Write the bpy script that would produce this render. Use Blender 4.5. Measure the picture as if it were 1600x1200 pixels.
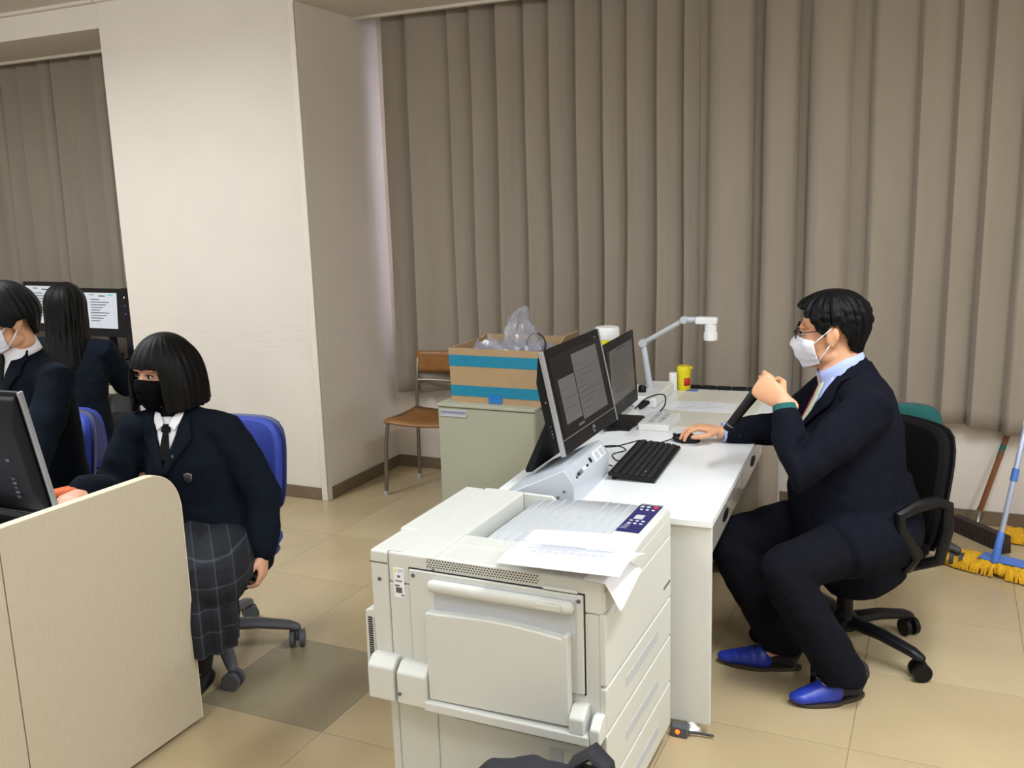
import bpy, bmesh, math, random
from mathutils import Vector, Matrix, noise
from mathutils.bvhtree import BVHTree

for o in list(bpy.data.objects):
    bpy.data.objects.remove(o, do_unlink=True)
S = bpy.context.scene
C = S.collection
R = math.radians
random.seed(5)

# ------------------------------------------------------------------ camera
yaw, pitch, roll = R(24.95), R(11.07), R(-1.79)
fwd = Vector((-math.sin(yaw) * math.cos(pitch), math.cos(yaw) * math.cos(pitch), -math.sin(pitch)))
rt = Vector((math.cos(yaw), math.sin(yaw), 0))
up = rt.cross(fwd)
rt2 = rt * math.cos(roll) + up * math.sin(roll)
up2 = up * math.cos(roll) - rt * math.sin(roll)
cam = bpy.data.cameras.new('camera')
cam.sensor_width = 36
cam.lens = 36 * 1472 / 1600
cam.clip_start = 0.05
co = bpy.data.objects.new('camera', cam)
C.objects.link(co)
m = Matrix.Identity(4)
for i in range(3):
    m[i][0], m[i][1], m[i][2] = rt2[i], up2[i], -fwd[i]
m.translation = (0, 0, 1.62)
co.matrix_world = m
S.camera = co

# ------------------------------------------------------------------ light and exposure
S.view_settings.view_transform = 'Standard'
S.view_settings.look = 'None'
S.view_settings.gamma = 1
S.view_settings.use_curve_mapping = False
S.view_settings.exposure = 0.03
w = bpy.data.worlds.new('overcast_sky')
S.world = w
w.use_nodes = True
bg = w.node_tree.nodes['Background']
bg.inputs[0].default_value = (0.66, 0.70, 1.0, 1)
bg.inputs[1].default_value = 42.0
LAMP_W = 30
for lx in (-5.2, -3.5, -1.6, 0.2, 1.8):
    for ly, lw in ((-1.5, .45), (0.5, .55), (2.2, 1.45)):
        if lx == -1.6 and ly == 2.2:          # lamp left out here to keep the floor and cabinet darker
            continue
        li = bpy.data.lights.new('ceiling_lamp', 'AREA')
        li.shape = 'RECTANGLE'
        li.size, li.size_y = 0.3, 1.2
        li.energy = LAMP_W * lw * .78
        li.color = (0.91, 0.985, 1.05)
        li.spread = R(165)
        lo = bpy.data.objects.new('ceiling_lamp', li)
        lo.location = (lx, ly, 2.77)
        C.objects.link(lo)
        li = bpy.data.lights.new('lamp_side_fill', 'POINT')      # fill light added under each lamp to brighten pillar and wall tops
        li.energy = LAMP_W * lw * .5
        li.color = (0.91, 0.985, 1.05)
        li.shadow_soft_size = .12
        lo = bpy.data.objects.new('lamp_side_fill', li)
        lo.location = (lx, ly, 2.62)
        C.objects.link(lo)

# ------------------------------------------------------------------ materials
def lin(h):
    if isinstance(h, str):
        h = [int(h[i:i + 2], 16) / 255 for i in (0, 2, 4)]
        h = [c / 12.92 if c <= .04045 else ((c + .055) / 1.055) ** 2.4 for c in h]
    return (h[0], h[1], h[2], 1)

def mat(name, col, rough=.5, var=0, vscale=6, bump=0, bscale=200, metal=0, spec=.5, coat=0, stretch=(1, 1, 1), col2=None, sss=0, sheen=0, emit=0):
    ma = bpy.data.materials.new(name)
    ma.use_nodes = True
    nt = ma.node_tree
    p = nt.nodes['Principled BSDF']
    c = lin(col)
    p.inputs['Base Color'].default_value = c
    p.inputs['Roughness'].default_value = rough
    p.inputs['Metallic'].default_value = metal
    p.inputs['Specular IOR Level'].default_value = spec
    p.inputs['Coat Weight'].default_value = coat
    p.inputs['Coat Roughness'].default_value = .08
    if sheen:
        p.inputs['Sheen Weight'].default_value = sheen
        p.inputs['Sheen Roughness'].default_value = .5
    if sss:
        p.inputs['Subsurface Weight'].default_value = sss
        p.inputs['Subsurface Radius'].default_value = (.012, .005, .003)
    if emit:
        p.inputs['Emission Color'].default_value = c
        p.inputs['Emission Strength'].default_value = emit
    if var or bump or col2:
        tc = nt.nodes.new('ShaderNodeTexCoord')
        mp = nt.nodes.new('ShaderNodeMapping')
        mp.inputs['Scale'].default_value = stretch
        nt.links.new(tc.outputs['Object'], mp.inputs['Vector'])
    if var or col2:
        n = nt.nodes.new('ShaderNodeTexNoise')
        n.inputs['Scale'].default_value = vscale
        n.inputs['Detail'].default_value = 5
        nt.links.new(mp.outputs[0], n.inputs['Vector'])
        r = nt.nodes.new('ShaderNodeValToRGB')
        r.color_ramp.elements[0].position = .3
        r.color_ramp.elements[1].position = .7
        if col2:
            a, b2 = c, lin(col2)
        else:
            a = tuple(max(0, x * (1 - var)) for x in c[:3]) + (1,)
            b2 = tuple(min(1, x * (1 + var)) for x in c[:3]) + (1,)
        r.color_ramp.elements[0].color = a
        r.color_ramp.elements[1].color = b2
        nt.links.new(n.outputs['Fac'], r.inputs['Fac'])
        nt.links.new(r.outputs['Color'], p.inputs['Base Color'])
    if bump:
        n2 = nt.nodes.new('ShaderNodeTexNoise')
        n2.inputs['Scale'].default_value = bscale
        n2.inputs['Detail'].default_value = 3
        nt.links.new(mp.outputs[0], n2.inputs['Vector'])
        bp = nt.nodes.new('ShaderNodeBump')
        bp.inputs['Strength'].default_value = bump
        bp.inputs['Distance'].default_value = .004
        nt.links.new(n2.outputs['Fac'], bp.inputs['Height'])
        nt.links.new(bp.outputs[0], p.inputs['Normal'])
    return ma

M = {}
M['wall'] = mat('painted_wall', 'dad1c5', .75, .02, 3, .08, 300)
M['ceil'] = mat('ceiling_paint', 'd2c8bd', .85, .03, 8)
M['guard'] = mat('corner_guard', 'dcd2c4', .5)
M['base'] = mat('vinyl_baseboard', '74644f', .45, .06, 10)
M['tile'] = mat('vinyl_floor', 'b5a27e', .27, .07, 2.2, .03, 60, spec=.45)
M['tile2'] = mat('vinyl_floor_lighter', 'b9a784', .26, .06, 2.6, .03, 60, spec=.45)
M['tiled'] = mat('vinyl_floor_darker', '94886c', .34, .1, 3, .03, 60, spec=.4)  # darker, slightly rougher tone for a single tile
M['slab'] = mat('floor_underlay', '8a7450', .6)
M['curtain'] = mat('curtain_cloth', '978c7e', .95, .05, 9, .15, 700, spec=.1, sheen=.15, stretch=(1, 1, .15))
M['printer'] = mat('printer_shell', 'cdcec7', .45, .015, 3, .03, 800)
M['printer2'] = mat('printer_door', 'cacbc3', .45, .015, 3, .03, 800)
M['tray'] = mat('tray_plastic', 'b9bcbf', .5, .02, 5)
M['dark'] = mat('dark_gap', '2a2926', .8)
M['navyp'] = mat('navy_panel', '25245c', .35)
M['red'] = mat('red_button', 'd8303c', .4)
M['white'] = mat('white_plastic', 'e9e9e6', .4)
M['paper'] = mat('paper_sheet', 'e8e8ec', .8, .01, 4)
M['ink'] = mat('print_ink', 'a9aebb', .8)
M['desk'] = mat('white_laminate', 'eceeee', .3, .01, 3)
M['deskpanel'] = mat('white_panel', 'd8d8d2', .4, .02, 3)
M['gloss'] = mat('glossy_drawer_front', 'b4b2a8', .12, spec=.8, coat=.6)
M['rib'] = mat('beige_slats', 'a89c8c', .4)
M['console'] = mat('silver_grey_console', 'c2c8d0', .38, .015, 4, metal=.1)
M['black'] = mat('black_plastic', '0f0f12', .4, spec=.25)
M['blackm'] = mat('matte_black_plastic', '121215', .6, spec=.25)
M['key'] = mat('black_keys', '1b1c21', .45)
M['silver'] = mat('silver_trim', 'b4b6ba', .3, metal=.7)
M['screen'] = mat('dim_screen', '101116', .2, spec=.3)
M['win'] = mat('screen_window', '555352', .3, emit=.2)
M['line'] = mat('screen_lines', '3c3b3a', .4)
M['lit'] = mat('lit_screen', 'b4b8be', .4, emit=.42)
M['litdark'] = mat('lit_screen_text', '4c5360', .4)
M['litteal'] = mat('lit_screen_teal', '76b8c0', .4, emit=.3)
M['cabinet'] = mat('grey_green_steel', 'a9a893', .5, .02, 4, .03, 500)
M['card'] = mat('cardboard', 'a88c68', .85, .06, 12, .08, 60)
M['tape'] = mat('blue_tape', '1f7f9c', .45, .06, 30, stretch=(1, 1, 6))
M['tape2'] = mat('bright_blue_tape', '2472b8', .45)
M['label'] = mat('label_card', '8c8ca0', .5)
M['wood'] = mat('varnished_plywood', '9a6a36', .45, vscale=14, stretch=(1, 8, 8), col2='7d5226')
M['steel'] = mat('worn_steel_tube', '8a8378', .35, metal=.8)
M['lam'] = mat('wood_grain_laminate', 'bfb49e', .5, vscale=40, stretch=(6, 6, .5), col2='b8ac95', bump=.01)
M['lamedge'] = mat('pale_edge_band', 'e6d8be', .4)
M['blue'] = mat('royal_blue_fabric', '2b3f9e', .7, .08, 40, .1, 500)
M['bluepl'] = mat('dark_blue_shell', '3a3f6a', .5)
M['grey'] = mat('grey_plastic', '55565c', .45)
M['grey2'] = mat('dark_grey_plastic', '3a3b40', .5)
M['blackfab'] = mat('black_fabric', '131314', .95, .1, 60, .12, 500, spec=.12)
M['teal'] = mat('teal_fabric', '145a58', .85, .08, 50, .15, 500)
M['suit'] = mat('dark_navy_suit', '10121c', .95, .1, 30, .08, 400, spec=.12)
M['trouser'] = mat('charcoal_trousers', '101118', .95, .1, 30, .08, 400, spec=.12)
M['blazer'] = mat('navy_blazer', '0f151e', .95, .1, 40, .08, 400, spec=.12)
M['shirtb'] = mat('light_blue_shirt', 'a9b6e6', .7, .02, 60)
M['shirtw'] = mat('white_shirt', 'e8e6ea', .7)
M['tiedark'] = mat('dark_striped_tie', '101013', .95, vscale=60, stretch=(1, 1, 3), col2='262624', spec=.05)
M['tiegreen'] = mat('pale_green_tie', 'bfc6ae', .7, .08, 60)
M['redk'] = mat('dark_red_lining', '9a1b2b', .7)
M['skin'] = mat('skin', 'd9a27c', .5, .04, 30, .03, 300, sss=.12)
M['skin2'] = mat('skin_light', 'd8a184', .5, .04, 30, .03, 300, sss=.12)
M['lip'] = mat('lips', 'b06a5e', .5)
M['hair'] = mat('black_hair', '090a0c', .5, .25, 60, .3, 260, spec=.15, stretch=(1, 1, .25))
M['hair2'] = mat('brown_black_hair', '0a0807', .5, .25, 60, .3, 260, spec=.15, stretch=(1, 1, .12))
M['mask'] = mat('white_mask_fabric', 'e4e4ee', .8, .02, 60)
M['maskb'] = mat('black_mask_fabric', '0d0c0f', .95, .1, 60, spec=.05)
M['eye'] = mat('eye_white', 'd8d4d0', .2)
M['iris'] = mat('dark_iris', '150f0d', .1)
M['slip'] = mat('blue_vinyl_slippers', '2438a4', .35, .06, 40, .1, 300)
M['sole'] = mat('dark_sole', '3a3026', .7)
M['sock'] = mat('dark_socks', '28242a', .9)
M['yellow'] = mat('yellow_plastic', 'ead812', .4)
M['redl'] = mat('red_label', 'c8281e', .5)
M['bluel'] = mat('blue_label', '3f74bc', .45)
M['cream'] = mat('cream_mat', 'd9d6c8', .5, .03, 8)
M['bluetab'] = mat('blue_corner_tab', '5166b8', .5)
M['mopy'] = mat('yellow_mop_yarn', 'd8a41c', .95, .2, 60, .6, 150)
M['mopb'] = mat('blue_mop_plastic', '4a76c8', .4)
M['mopt'] = mat('pale_aluminium_tube', 'b4bcd4', .35, metal=.3)
M['broomw'] = mat('brown_broom_stick', '7c4c2a', .5, .15, 30)
M['broomb'] = mat('dark_broom_head', '382b26', .9, .2, 60)
M['orange'] = mat('orange_case', 'd8683a', .5)
M['led'] = mat('orange_led', 'ff5a1e', .4, emit=3)
M['glasses'] = mat('dark_metal_frame', '2a2a34', .3, metal=.5)
M['alu'] = mat('window_aluminium', '9a9a9c', .4, metal=.5)
M['bag'] = mat('black_bag_cloth', '1a1a20', .75, .15, 30, .3, 120)

def node_mat(name):
    ma = bpy.data.materials.new(name)
    ma.use_nodes = True
    nt = ma.node_tree
    return ma, nt, nt.nodes['Principled BSDF']

def glass_mat(name, tint, gloss_rough=.02, clear=.9):
    ma, nt, p = node_mat(name)
    out = nt.nodes['Material Output']
    tr = nt.nodes.new('ShaderNodeBsdfTransparent')
    tr.inputs[0].default_value = lin(tint)
    gl = nt.nodes.new('ShaderNodeBsdfGlossy')
    gl.inputs['Roughness'].default_value = gloss_rough
    mx = nt.nodes.new('ShaderNodeMixShader')
    fr = nt.nodes.new('ShaderNodeFresnel')
    fr.inputs[0].default_value = 1.5
    ad = nt.nodes.new('ShaderNodeMath')
    ad.operation = 'ADD'
    ad.use_clamp = True
    ad.inputs[1].default_value = 1 - clear
    nt.links.new(fr.outputs[0], ad.inputs[0])
    nt.links.new(ad.outputs[0], mx.inputs[0])
    nt.links.new(tr.outputs[0], mx.inputs[1])
    nt.links.new(gl.outputs[0], mx.inputs[2])
    nt.links.new(mx.outputs[0], out.inputs[0])
    return ma

M['glass'] = glass_mat('window_glass', (.92, .94, .96))
M['lens'] = glass_mat('spectacle_lens', (.9, .92, .95))

def film_mat():
    ma, nt, p = node_mat('clear_plastic_film')
    out = nt.nodes['Material Output']
    tr = nt.nodes.new('ShaderNodeBsdfTransparent')
    tr.inputs[0].default_value = (.93, .93, .95, 1)
    p.inputs['Base Color'].default_value = lin('b8b8c0')
    p.inputs['Roughness'].default_value = .15
    p.inputs['Specular IOR Level'].default_value = .9
    mx = nt.nodes.new('ShaderNodeMixShader')
    mx.inputs[0].default_value = .36
    nt.links.new(tr.outputs[0], mx.inputs[1])
    nt.links.new(p.outputs[0], mx.inputs[2])
    nt.links.new(mx.outputs[0], out.inputs[0])
    return ma
M['film'] = film_mat()

def plaid_mat():
    ma, nt, p = node_mat('navy_plaid')
    tc = nt.nodes.new('ShaderNodeTexCoord')
    sp = nt.nodes.new('ShaderNodeSeparateXYZ')
    nt.links.new(tc.outputs['Object'], sp.inputs[0])
    def mth(op, a, b=None):
        n = nt.nodes.new('ShaderNodeMath')
        n.operation = op
        for i, v in enumerate((a, b)):
            if v is None:
                continue
            if isinstance(v, (int, float)):
                n.inputs[i].default_value = v
            else:
                nt.links.new(v, n.inputs[i])
        return n.outputs[0]
    def stripe(v, per, wd, off=0):
        return mth('LESS_THAN', mth('FRACT', mth('ADD', mth('DIVIDE', v, per), off)), wd)
    u = mth('ADD', mth('MULTIPLY', sp.outputs[0], .8), mth('MULTIPLY', sp.outputs[1], .8))
    a = mth('ADD', stripe(u, .066, .07), stripe(sp.outputs[2], .075, .06))
    b = mth('ADD', stripe(u, .066, .4, .3), stripe(sp.outputs[2], .075, .4, .3))
    mx = nt.nodes.new('ShaderNodeMix')
    mx.data_type = 'RGBA'
    mx.inputs[6].default_value = lin('0d0f16')
    mx.inputs[7].default_value = lin('171a23')
    nt.links.new(mth('MULTIPLY', b, .5), mx.inputs[0])
    mx2 = nt.nodes.new('ShaderNodeMix')
    mx2.data_type = 'RGBA'
    nt.links.new(mth('MULTIPLY', a, .5), mx2.inputs[0])
    nt.links.new(mx.outputs[2], mx2.inputs[6])
    mx2.inputs[7].default_value = lin('454953')
    nt.links.new(mx2.outputs[2], p.inputs['Base Color'])
    p.inputs['Roughness'].default_value = .9
    return ma
M['plaid'] = plaid_mat()

def scuffed_wall():
    ma = mat('scuffed_pillar_paint', 'dad1c5', .75, .02, 3, .08, 300)
    nt = ma.node_tree
    p = nt.nodes['Principled BSDF']
    src = p.inputs['Base Color'].links[0].from_socket
    tc = nt.nodes.new('ShaderNodeTexCoord')
    mp = nt.nodes.new('ShaderNodeMapping')
    mp.inputs['Scale'].default_value = (1.2, 1.2, 9)
    n = nt.nodes.new('ShaderNodeTexNoise')
    n.inputs['Scale'].default_value = 3.2
    n.inputs['Detail'].default_value = 6
    nt.links.new(tc.outputs['Object'], mp.inputs[0])
    nt.links.new(mp.outputs[0], n.inputs['Vector'])
    r = nt.nodes.new('ShaderNodeValToRGB')
    for pos, v in ((.53, 0), (.56, 1), (.60, 0)):
        e = r.color_ramp.elements.new(pos)
        e.color = (v, v, v, 1)
    r.color_ramp.elements[0].color = (0, 0, 0, 1)
    r.color_ramp.elements[-1].color = (0, 0, 0, 1)
    nt.links.new(n.outputs['Fac'], r.inputs[0])
    sp = nt.nodes.new('ShaderNodeSeparateXYZ')
    nt.links.new(tc.outputs['Object'], sp.inputs[0])
    rz = nt.nodes.new('ShaderNodeValToRGB')               # a band at chair-back height
    for pos, v in ((.28, 0), (.31, 1), (.345, 1), (.37, 0)):
        e = rz.color_ramp.elements.new(pos)
        e.color = (v, v, v, 1)
    rz.color_ramp.elements[0].color = (0, 0, 0, 1)
    rz.color_ramp.elements[-1].color = (0, 0, 0, 1)
    dv = nt.nodes.new('ShaderNodeMath')
    dv.operation = 'DIVIDE'
    dv.inputs[1].default_value = 2.79
    nt.links.new(sp.outputs[2], dv.inputs[0])
    nt.links.new(dv.outputs[0], rz.inputs[0])
    mu = nt.nodes.new('ShaderNodeMath')
    mu.operation = 'MULTIPLY'
    nt.links.new(r.outputs[0], mu.inputs[0])
    nt.links.new(rz.outputs[0], mu.inputs[1])
    m2 = nt.nodes.new('ShaderNodeMath')
    m2.operation = 'MULTIPLY'
    m2.inputs[1].default_value = .11
    nt.links.new(mu.outputs[0], m2.inputs[0])
    mx = nt.nodes.new('ShaderNodeMix')
    mx.data_type = 'RGBA'
    nt.links.new(m2.outputs[0], mx.inputs[0])
    nt.links.new(src, mx.inputs[6])
    mx.inputs[7].default_value = lin('8a8172')
    nt.links.new(mx.outputs[2], p.inputs['Base Color'])
    return ma
M['pillar'] = scuffed_wall()

# ------------------------------------------------------------------ mesh helpers
class B:
    def __init__(s):
        s.bm = bmesh.new()
    def bx(s, x0, x1, y0, y1, z0, z1):
        v = [s.bm.verts.new((x, y, z)) for z in (z0, z1) for x, y in ((x0, y0), (x1, y0), (x1, y1), (x0, y1))]
        for f in ((3, 2, 1, 0), (4, 5, 6, 7), (0, 1, 5, 4), (1, 2, 6, 5), (2, 3, 7, 6), (3, 0, 4, 7)):
            s.bm.faces.new([v[i] for i in f])
        return s
    def ob(s, c, size, rot):                       # oriented box, rot = 3x3 matrix
        hx, hy, hz = (a / 2 for a in size)
        v = []
        for z in (-hz, hz):
            for x, y in ((-hx, -hy), (hx, -hy), (hx, hy), (-hx, hy)):
                v.append(s.bm.verts.new(Vector(c) + rot @ Vector((x, y, z))))
        for f in ((3, 2, 1, 0), (4, 5, 6, 7), (0, 1, 5, 4), (1, 2, 6, 5), (2, 3, 7, 6), (3, 0, 4, 7)):
            s.bm.faces.new([v[i] for i in f])
        return s
    def tube(s, pts, r, n=10, side=None, rnd=True):
        """closed tube through pts; r scalar, or per point scalar / (a, b) pair; side = direction of radius a"""
        P = [Vector(p) for p in pts]
        k = len(P)
        rr = list(r) if isinstance(r, (list,)) else [r] * k
        rr = [(q, q) if not isinstance(q, (tuple, list)) else q for q in rr]
        T = []
        for i in range(k):
            a, b = P[max(0, i - 1)], P[min(k - 1, i + 1)]
            d = (b - a)
            T.append(d.normalized() if d.length > 1e-9 else Vector((0, 0, 1)))
        if side is None:
            side = Vector((0, 0, 1)) if abs(T[0].z) < .8 else Vector((1, 0, 0))
        side = Vector(side)
        rings = []
        def ring(c, t, sd, a, b):
            u = (sd - t * sd.dot(t))
            u = u.normalized() if u.length > 1e-6 else t.orthogonal().normalized()
            v = t.cross(u)
            return [s.bm.verts.new(c + u * (a * math.cos(2 * math.pi * j / n)) + v * (b * math.sin(2 * math.pi * j / n))) for j in range(n)]
        if rnd:
            a, b = rr[0]
            q = min(a, b)
            for e in (75, 40):
                rings.append(ring(P[0] - T[0] * q * math.sin(R(e)), T[0], side, a * math.cos(R(e)), b * math.cos(R(e))))
        for i in range(k):
            rings.append(ring(P[i], T[i], side, *rr[i]))
        if rnd:
            a, b = rr[-1]
            q = min(a, b)
            for e in (40, 75):
                rings.append(ring(P[-1] + T[-1] * q * math.sin(R(e)), T[-1], side, a * math.cos(R(e)), b * math.cos(R(e))))
        for A, Bq in zip(rings, rings[1:]):
            for j in range(n):
                s.bm.faces.new((A[j], A[(j + 1) % n], Bq[(j + 1) % n], Bq[j]))
        s.bm.faces.new(rings[0][::-1])
        s.bm.faces.new(rings[-1])
        return s
    def lathe(s, prof, c=(0, 0, 0), n=20, rot=None):
        rot = rot or Matrix.Identity(3)
        c = Vector(c)
        rings = []
        for r, z in prof:
            rings.append([s.bm.verts.new(c + rot @ Vector((r * math.cos(2 * math.pi * j / n), r * math.sin(2 * math.pi * j / n), z))) for j in range(n)])
        for A, Bq in zip(rings, rings[1:]):
            for j in range(n):
                s.bm.faces.new((A[j], A[(j + 1) % n], Bq[(j + 1) % n], Bq[j]))
        s.bm.faces.new(rings[0][::-1])
        s.bm.faces.new(rings[-1])
        return s
    def ell(s, c, r, rot=None, n=16, m_=10):
        rot = rot or Matrix.Identity(3)
        c = Vector(c)
        rings = []
        for i in range(1, m_):
            a = math.pi * i / m_
            rings.append([s.bm.verts.new(c + rot @ Vector((r[0] * math.sin(a) * math.cos(2 * math.pi * j / n), r[1] * math.sin(a) * math.sin(2 * math.pi * j / n), -r[2] * math.cos(a)))) for j in range(n)])
        for A, Bq in zip(rings, rings[1:]):
            for j in range(n):
                s.bm.faces.new((A[j], A[(j + 1) % n], Bq[(j + 1) % n], Bq[j]))
        b0 = s.bm.verts.new(c + rot @ Vector((0, 0, -r[2])))
        t0 = s.bm.verts.new(c + rot @ Vector((0, 0, r[2])))
        for j in range(n):
            s.bm.faces.new((b0, rings[0][(j + 1) % n], rings[0][j]))
            s.bm.faces.new((t0, rings[-1][j], rings[-1][(j + 1) % n]))
        return s
    def prism(s, poly, axis, a, b):
        """polygon in the two other axes (order y,z / x,z / x,y) extruded along axis from a to b"""
        def mk(p, h):
            return {'x': (h, p[0], p[1]), 'y': (p[0], h, p[1]), 'z': (p[0], p[1], h)}[axis]
        A = [s.bm.verts.new(mk(p, a)) for p in poly]
        Bq = [s.bm.verts.new(mk(p, b)) for p in poly]
        k = len(poly)
        s.bm.faces.new(A)
        s.bm.faces.new(Bq[::-1])
        for i in range(k):
            s.bm.faces.new((A[i], Bq[i], Bq[(i + 1) % k], A[(i + 1) % k]))
        return s
    def grid(s, rows):
        V = [[s.bm.verts.new(p) for p in row] for row in rows]
        for A, Bq in zip(V, V[1:]):
            for j in range(len(A) - 1):
                s.bm.faces.new((A[j], A[j + 1], Bq[j + 1], Bq[j]))
        return s
    def xf(s, mtx):
        s.bm.transform(mtx)
        return s
    def mesh(s, name):
        bmesh.ops.recalc_face_normals(s.bm, faces=s.bm.faces[:])
        me = bpy.data.meshes.new(name)
        s.bm.to_mesh(me)
        s.bm.free()
        return me
    def build(s, name, ma, parent=None, bevel=0, seg=2, smooth=True, solid=0, sub=0, ang=35):
        me = s.mesh(name)
        return link(name, me, ma, parent, bevel, seg, smooth, solid, sub, ang)

def link(name, me, ma, parent=None, bevel=0, seg=2, smooth=True, solid=0, sub=0, ang=35):
    me.materials.append(ma)
    if smooth:
        me.polygons.foreach_set('use_smooth', [True] * len(me.polygons))
        if not bevel:
            me.set_sharp_from_angle(angle=R(ang))
    o = bpy.data.objects.new(name, me)
    C.objects.link(o)
    if parent:
        o.parent = parent
    if solid:
        q = o.modifiers.new('solid', 'SOLIDIFY')
        q.thickness = solid
        q.offset = 0
    if sub:
        q = o.modifiers.new('sub', 'SUBSURF')
        q.levels = q.render_levels = sub
    if bevel:
        q = o.modifiers.new('bevel', 'BEVEL')
        q.width = bevel
        q.segments = seg
        q.limit_method = 'ANGLE'
        q.angle_limit = R(40)
        q.harden_normals = True
    return o

def tag(o, label=None, cat=None, group=None, kind=None):
    for k, v in (('label', label), ('category', cat), ('group', group), ('kind', kind)):
        if v:
            o[k] = v
    return o

def thing(name, label, cat, loc=(0, 0, 0), rotz=0, group=None):
    o = bpy.data.objects.new(name, None)
    C.objects.link(o)
    o.empty_display_size = .05
    o.location = loc
    o.rotation_euler = (0, 0, rotz)
    return tag(o, label, cat, group)

def inv(o):
    return (Matrix.Translation(o.location) @ Matrix.Rotation(o.rotation_euler.z, 4, 'Z')).inverted()

def struct(name, b, ma, parent=None, **k):
    o = b.build(name, ma, parent, **k)
    if not parent:
        o['kind'] = 'structure'
    return o

def copytree(o, parent=None):
    c = o.copy()
    C.objects.link(c)
    if parent:
        c.parent = parent
        c.matrix_parent_inverse = Matrix.Identity(4)
    for ch in list(o.children):
        copytree(ch, c)
    return c

def blob(b, voxel, it=4, disp=0, dscale=.08):
    """fuse overlapping closed shapes into one continuous smooth surface"""
    me = b.mesh('blob')
    o = bpy.data.objects.new('blob', me)
    C.objects.link(o)
    q = o.modifiers.new('r', 'REMESH')
    q.mode = 'VOXEL'
    q.voxel_size = voxel
    q = o.modifiers.new('s', 'SMOOTH')
    q.factor = .5
    q.iterations = it
    dg = bpy.context.evaluated_depsgraph_get()
    res = bpy.data.meshes.new_from_object(o.evaluated_get(dg))
    bpy.data.objects.remove(o, do_unlink=True)
    if disp:
        ns = [v.normal.copy() for v in res.vertices]
        for v, nn in zip(res.vertices, ns):
            p = v.co / dscale
            d = noise.noise(p) + .5 * noise.noise(p * 2.1 + Vector((7, 3, 1)))
            v.co += nn * d * disp
    return res

def bvh_of(me):
    return BVHTree.FromPolygons([v.co for v in me.vertices], [p.vertices for p in me.polygons])

# ------------------------------------------------------------------ setting: room shell
XL, XR, YF, YB, ZC = -7.4, 2.7, -2.6, 4.9, 2.79
floor = struct('floor', B().bx(XL, XR, YF, YB + .1, -.06, -.004), M['slab'])
tme = B().bx(-.2522, .2522, -.2522, .2522, -.004, 0).mesh('floor_tile')
tiles = {}
for k in ('tile', 'tile2', 'tiled'):
    me2 = tme.copy()
    me2.materials.append(M[k])
    tiles[k] = me2
for i in range(-6, 7):
    for j in range(-4, 6):
        k = 'tiled' if (i, j) == (-1, 0) else random.choice(('tile', 'tile', 'tile2'))
        o = bpy.data.objects.new('floor_tile', tiles[k])
        o.location = (-1.709 + .506 * (i + .5), 2.177 + .506 * (j + .5), 0)
        if o.location.y > 4.75:
            o.location.y -= .0
        C.objects.link(o)
        o.parent = floor
# back wall with the two window openings
b = B().bx(XL, XR, YB, YB + .12, -.06, .78)
b.bx(XL, XR, YB, YB + .12, 2.56, ZC + .1)
b.bx(XL, -6.9, YB, YB + .12, .78, 2.56).bx(-4.45, -2.95, YB, YB + .12, .78, 2.56).bx(2.1, XR, YB, YB + .12, .78, 2.56)
struct('wall_back', b, M['wall'])
struct('wall_left', B().bx(XL - .1, XL, YF, YB + .12, -.06, ZC + .1), M['wall'])
struct('wall_right', B().bx(XR, XR + .1, YF, YB + .12, -.06, ZC + .1), M['wall'])
struct('wall_front', B().bx(XL, XR, YF - .1, YF, -.06, ZC + .1), M['wall'])
struct('ceiling', B().bx(XL, XR, YF, YB, ZC, ZC + .1), M['ceil'])
struct('wall_pillar', B().bx(-4.425, -3.075, 4.136, YB, -.004, ZC), M['pillar'])
for nm, x0, x1 in (('trim_1', XL, -4.425), ('trim_2', -3.075, XR)):      # lowered soffit in front of the curtain pockets
    struct(nm, B().bx(x0, x1, 4.136, 4.68, 2.64, ZC).bx(x0, x1, 4.645, 4.68, 2.622, 2.64), M['wall'], bevel=.004)
b = B()
g = .022
b.bx(-3.115, -3.069, 4.129, 4.137, 0, 2.66).bx(-3.079, -3.069, 4.129, 4.17, 0, 2.64)
struct('trim_3', b, M['guard'], bevel=.006)
struct('trim_4', B().bx(XL, -4.425, 4.10, 4.137, 2.772, 2.79).bx(-4.5, -3.06, 4.115, 4.137, 2.775, 2.79), M['ceil'])
struct('baseboard_pillar', B().bx(-4.425, -3.116, 4.128, 4.137, 0, .072).bx(-3.076, -3.067, 4.171, YB, 0, .072), M['base'], bevel=.003)
struct('baseboard_back', B().bx(-3.075, XR, YB - .009, YB, 0, .072), M['base'], bevel=.003)
for wn, x0, x1 in (('window_1', -2.95, 2.1), ('window_2', -6.9, -4.45)):
    f = struct(wn, B().bx(x0, x1, YB + .03, YB + .08, .78, .82).bx(x0, x1, YB + .03, YB + .08, 2.52, 2.56).bx(x0, x0 + .04, YB + .03, YB + .08, .82, 2.52).bx(x1 - .04, x1, YB + .03, YB + .08, .82, 2.52), M['alu'])
    n = 3
    for k in range(1, n):
        xm = x0 + (x1 - x0) * k / n
        B().bx(xm - .025, xm + .025, YB + .035, YB + .075, .82, 2.52).build('mullion', M['alu'], f)
    for k in range(n):
        B().bx(x0 + (x1 - x0) * k / n + .02, x0 + (x1 - x0) * (k + 1) / n - .02, YB + .053, YB + .058, .82, 2.52).build('pane', M['glass'], f)

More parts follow.
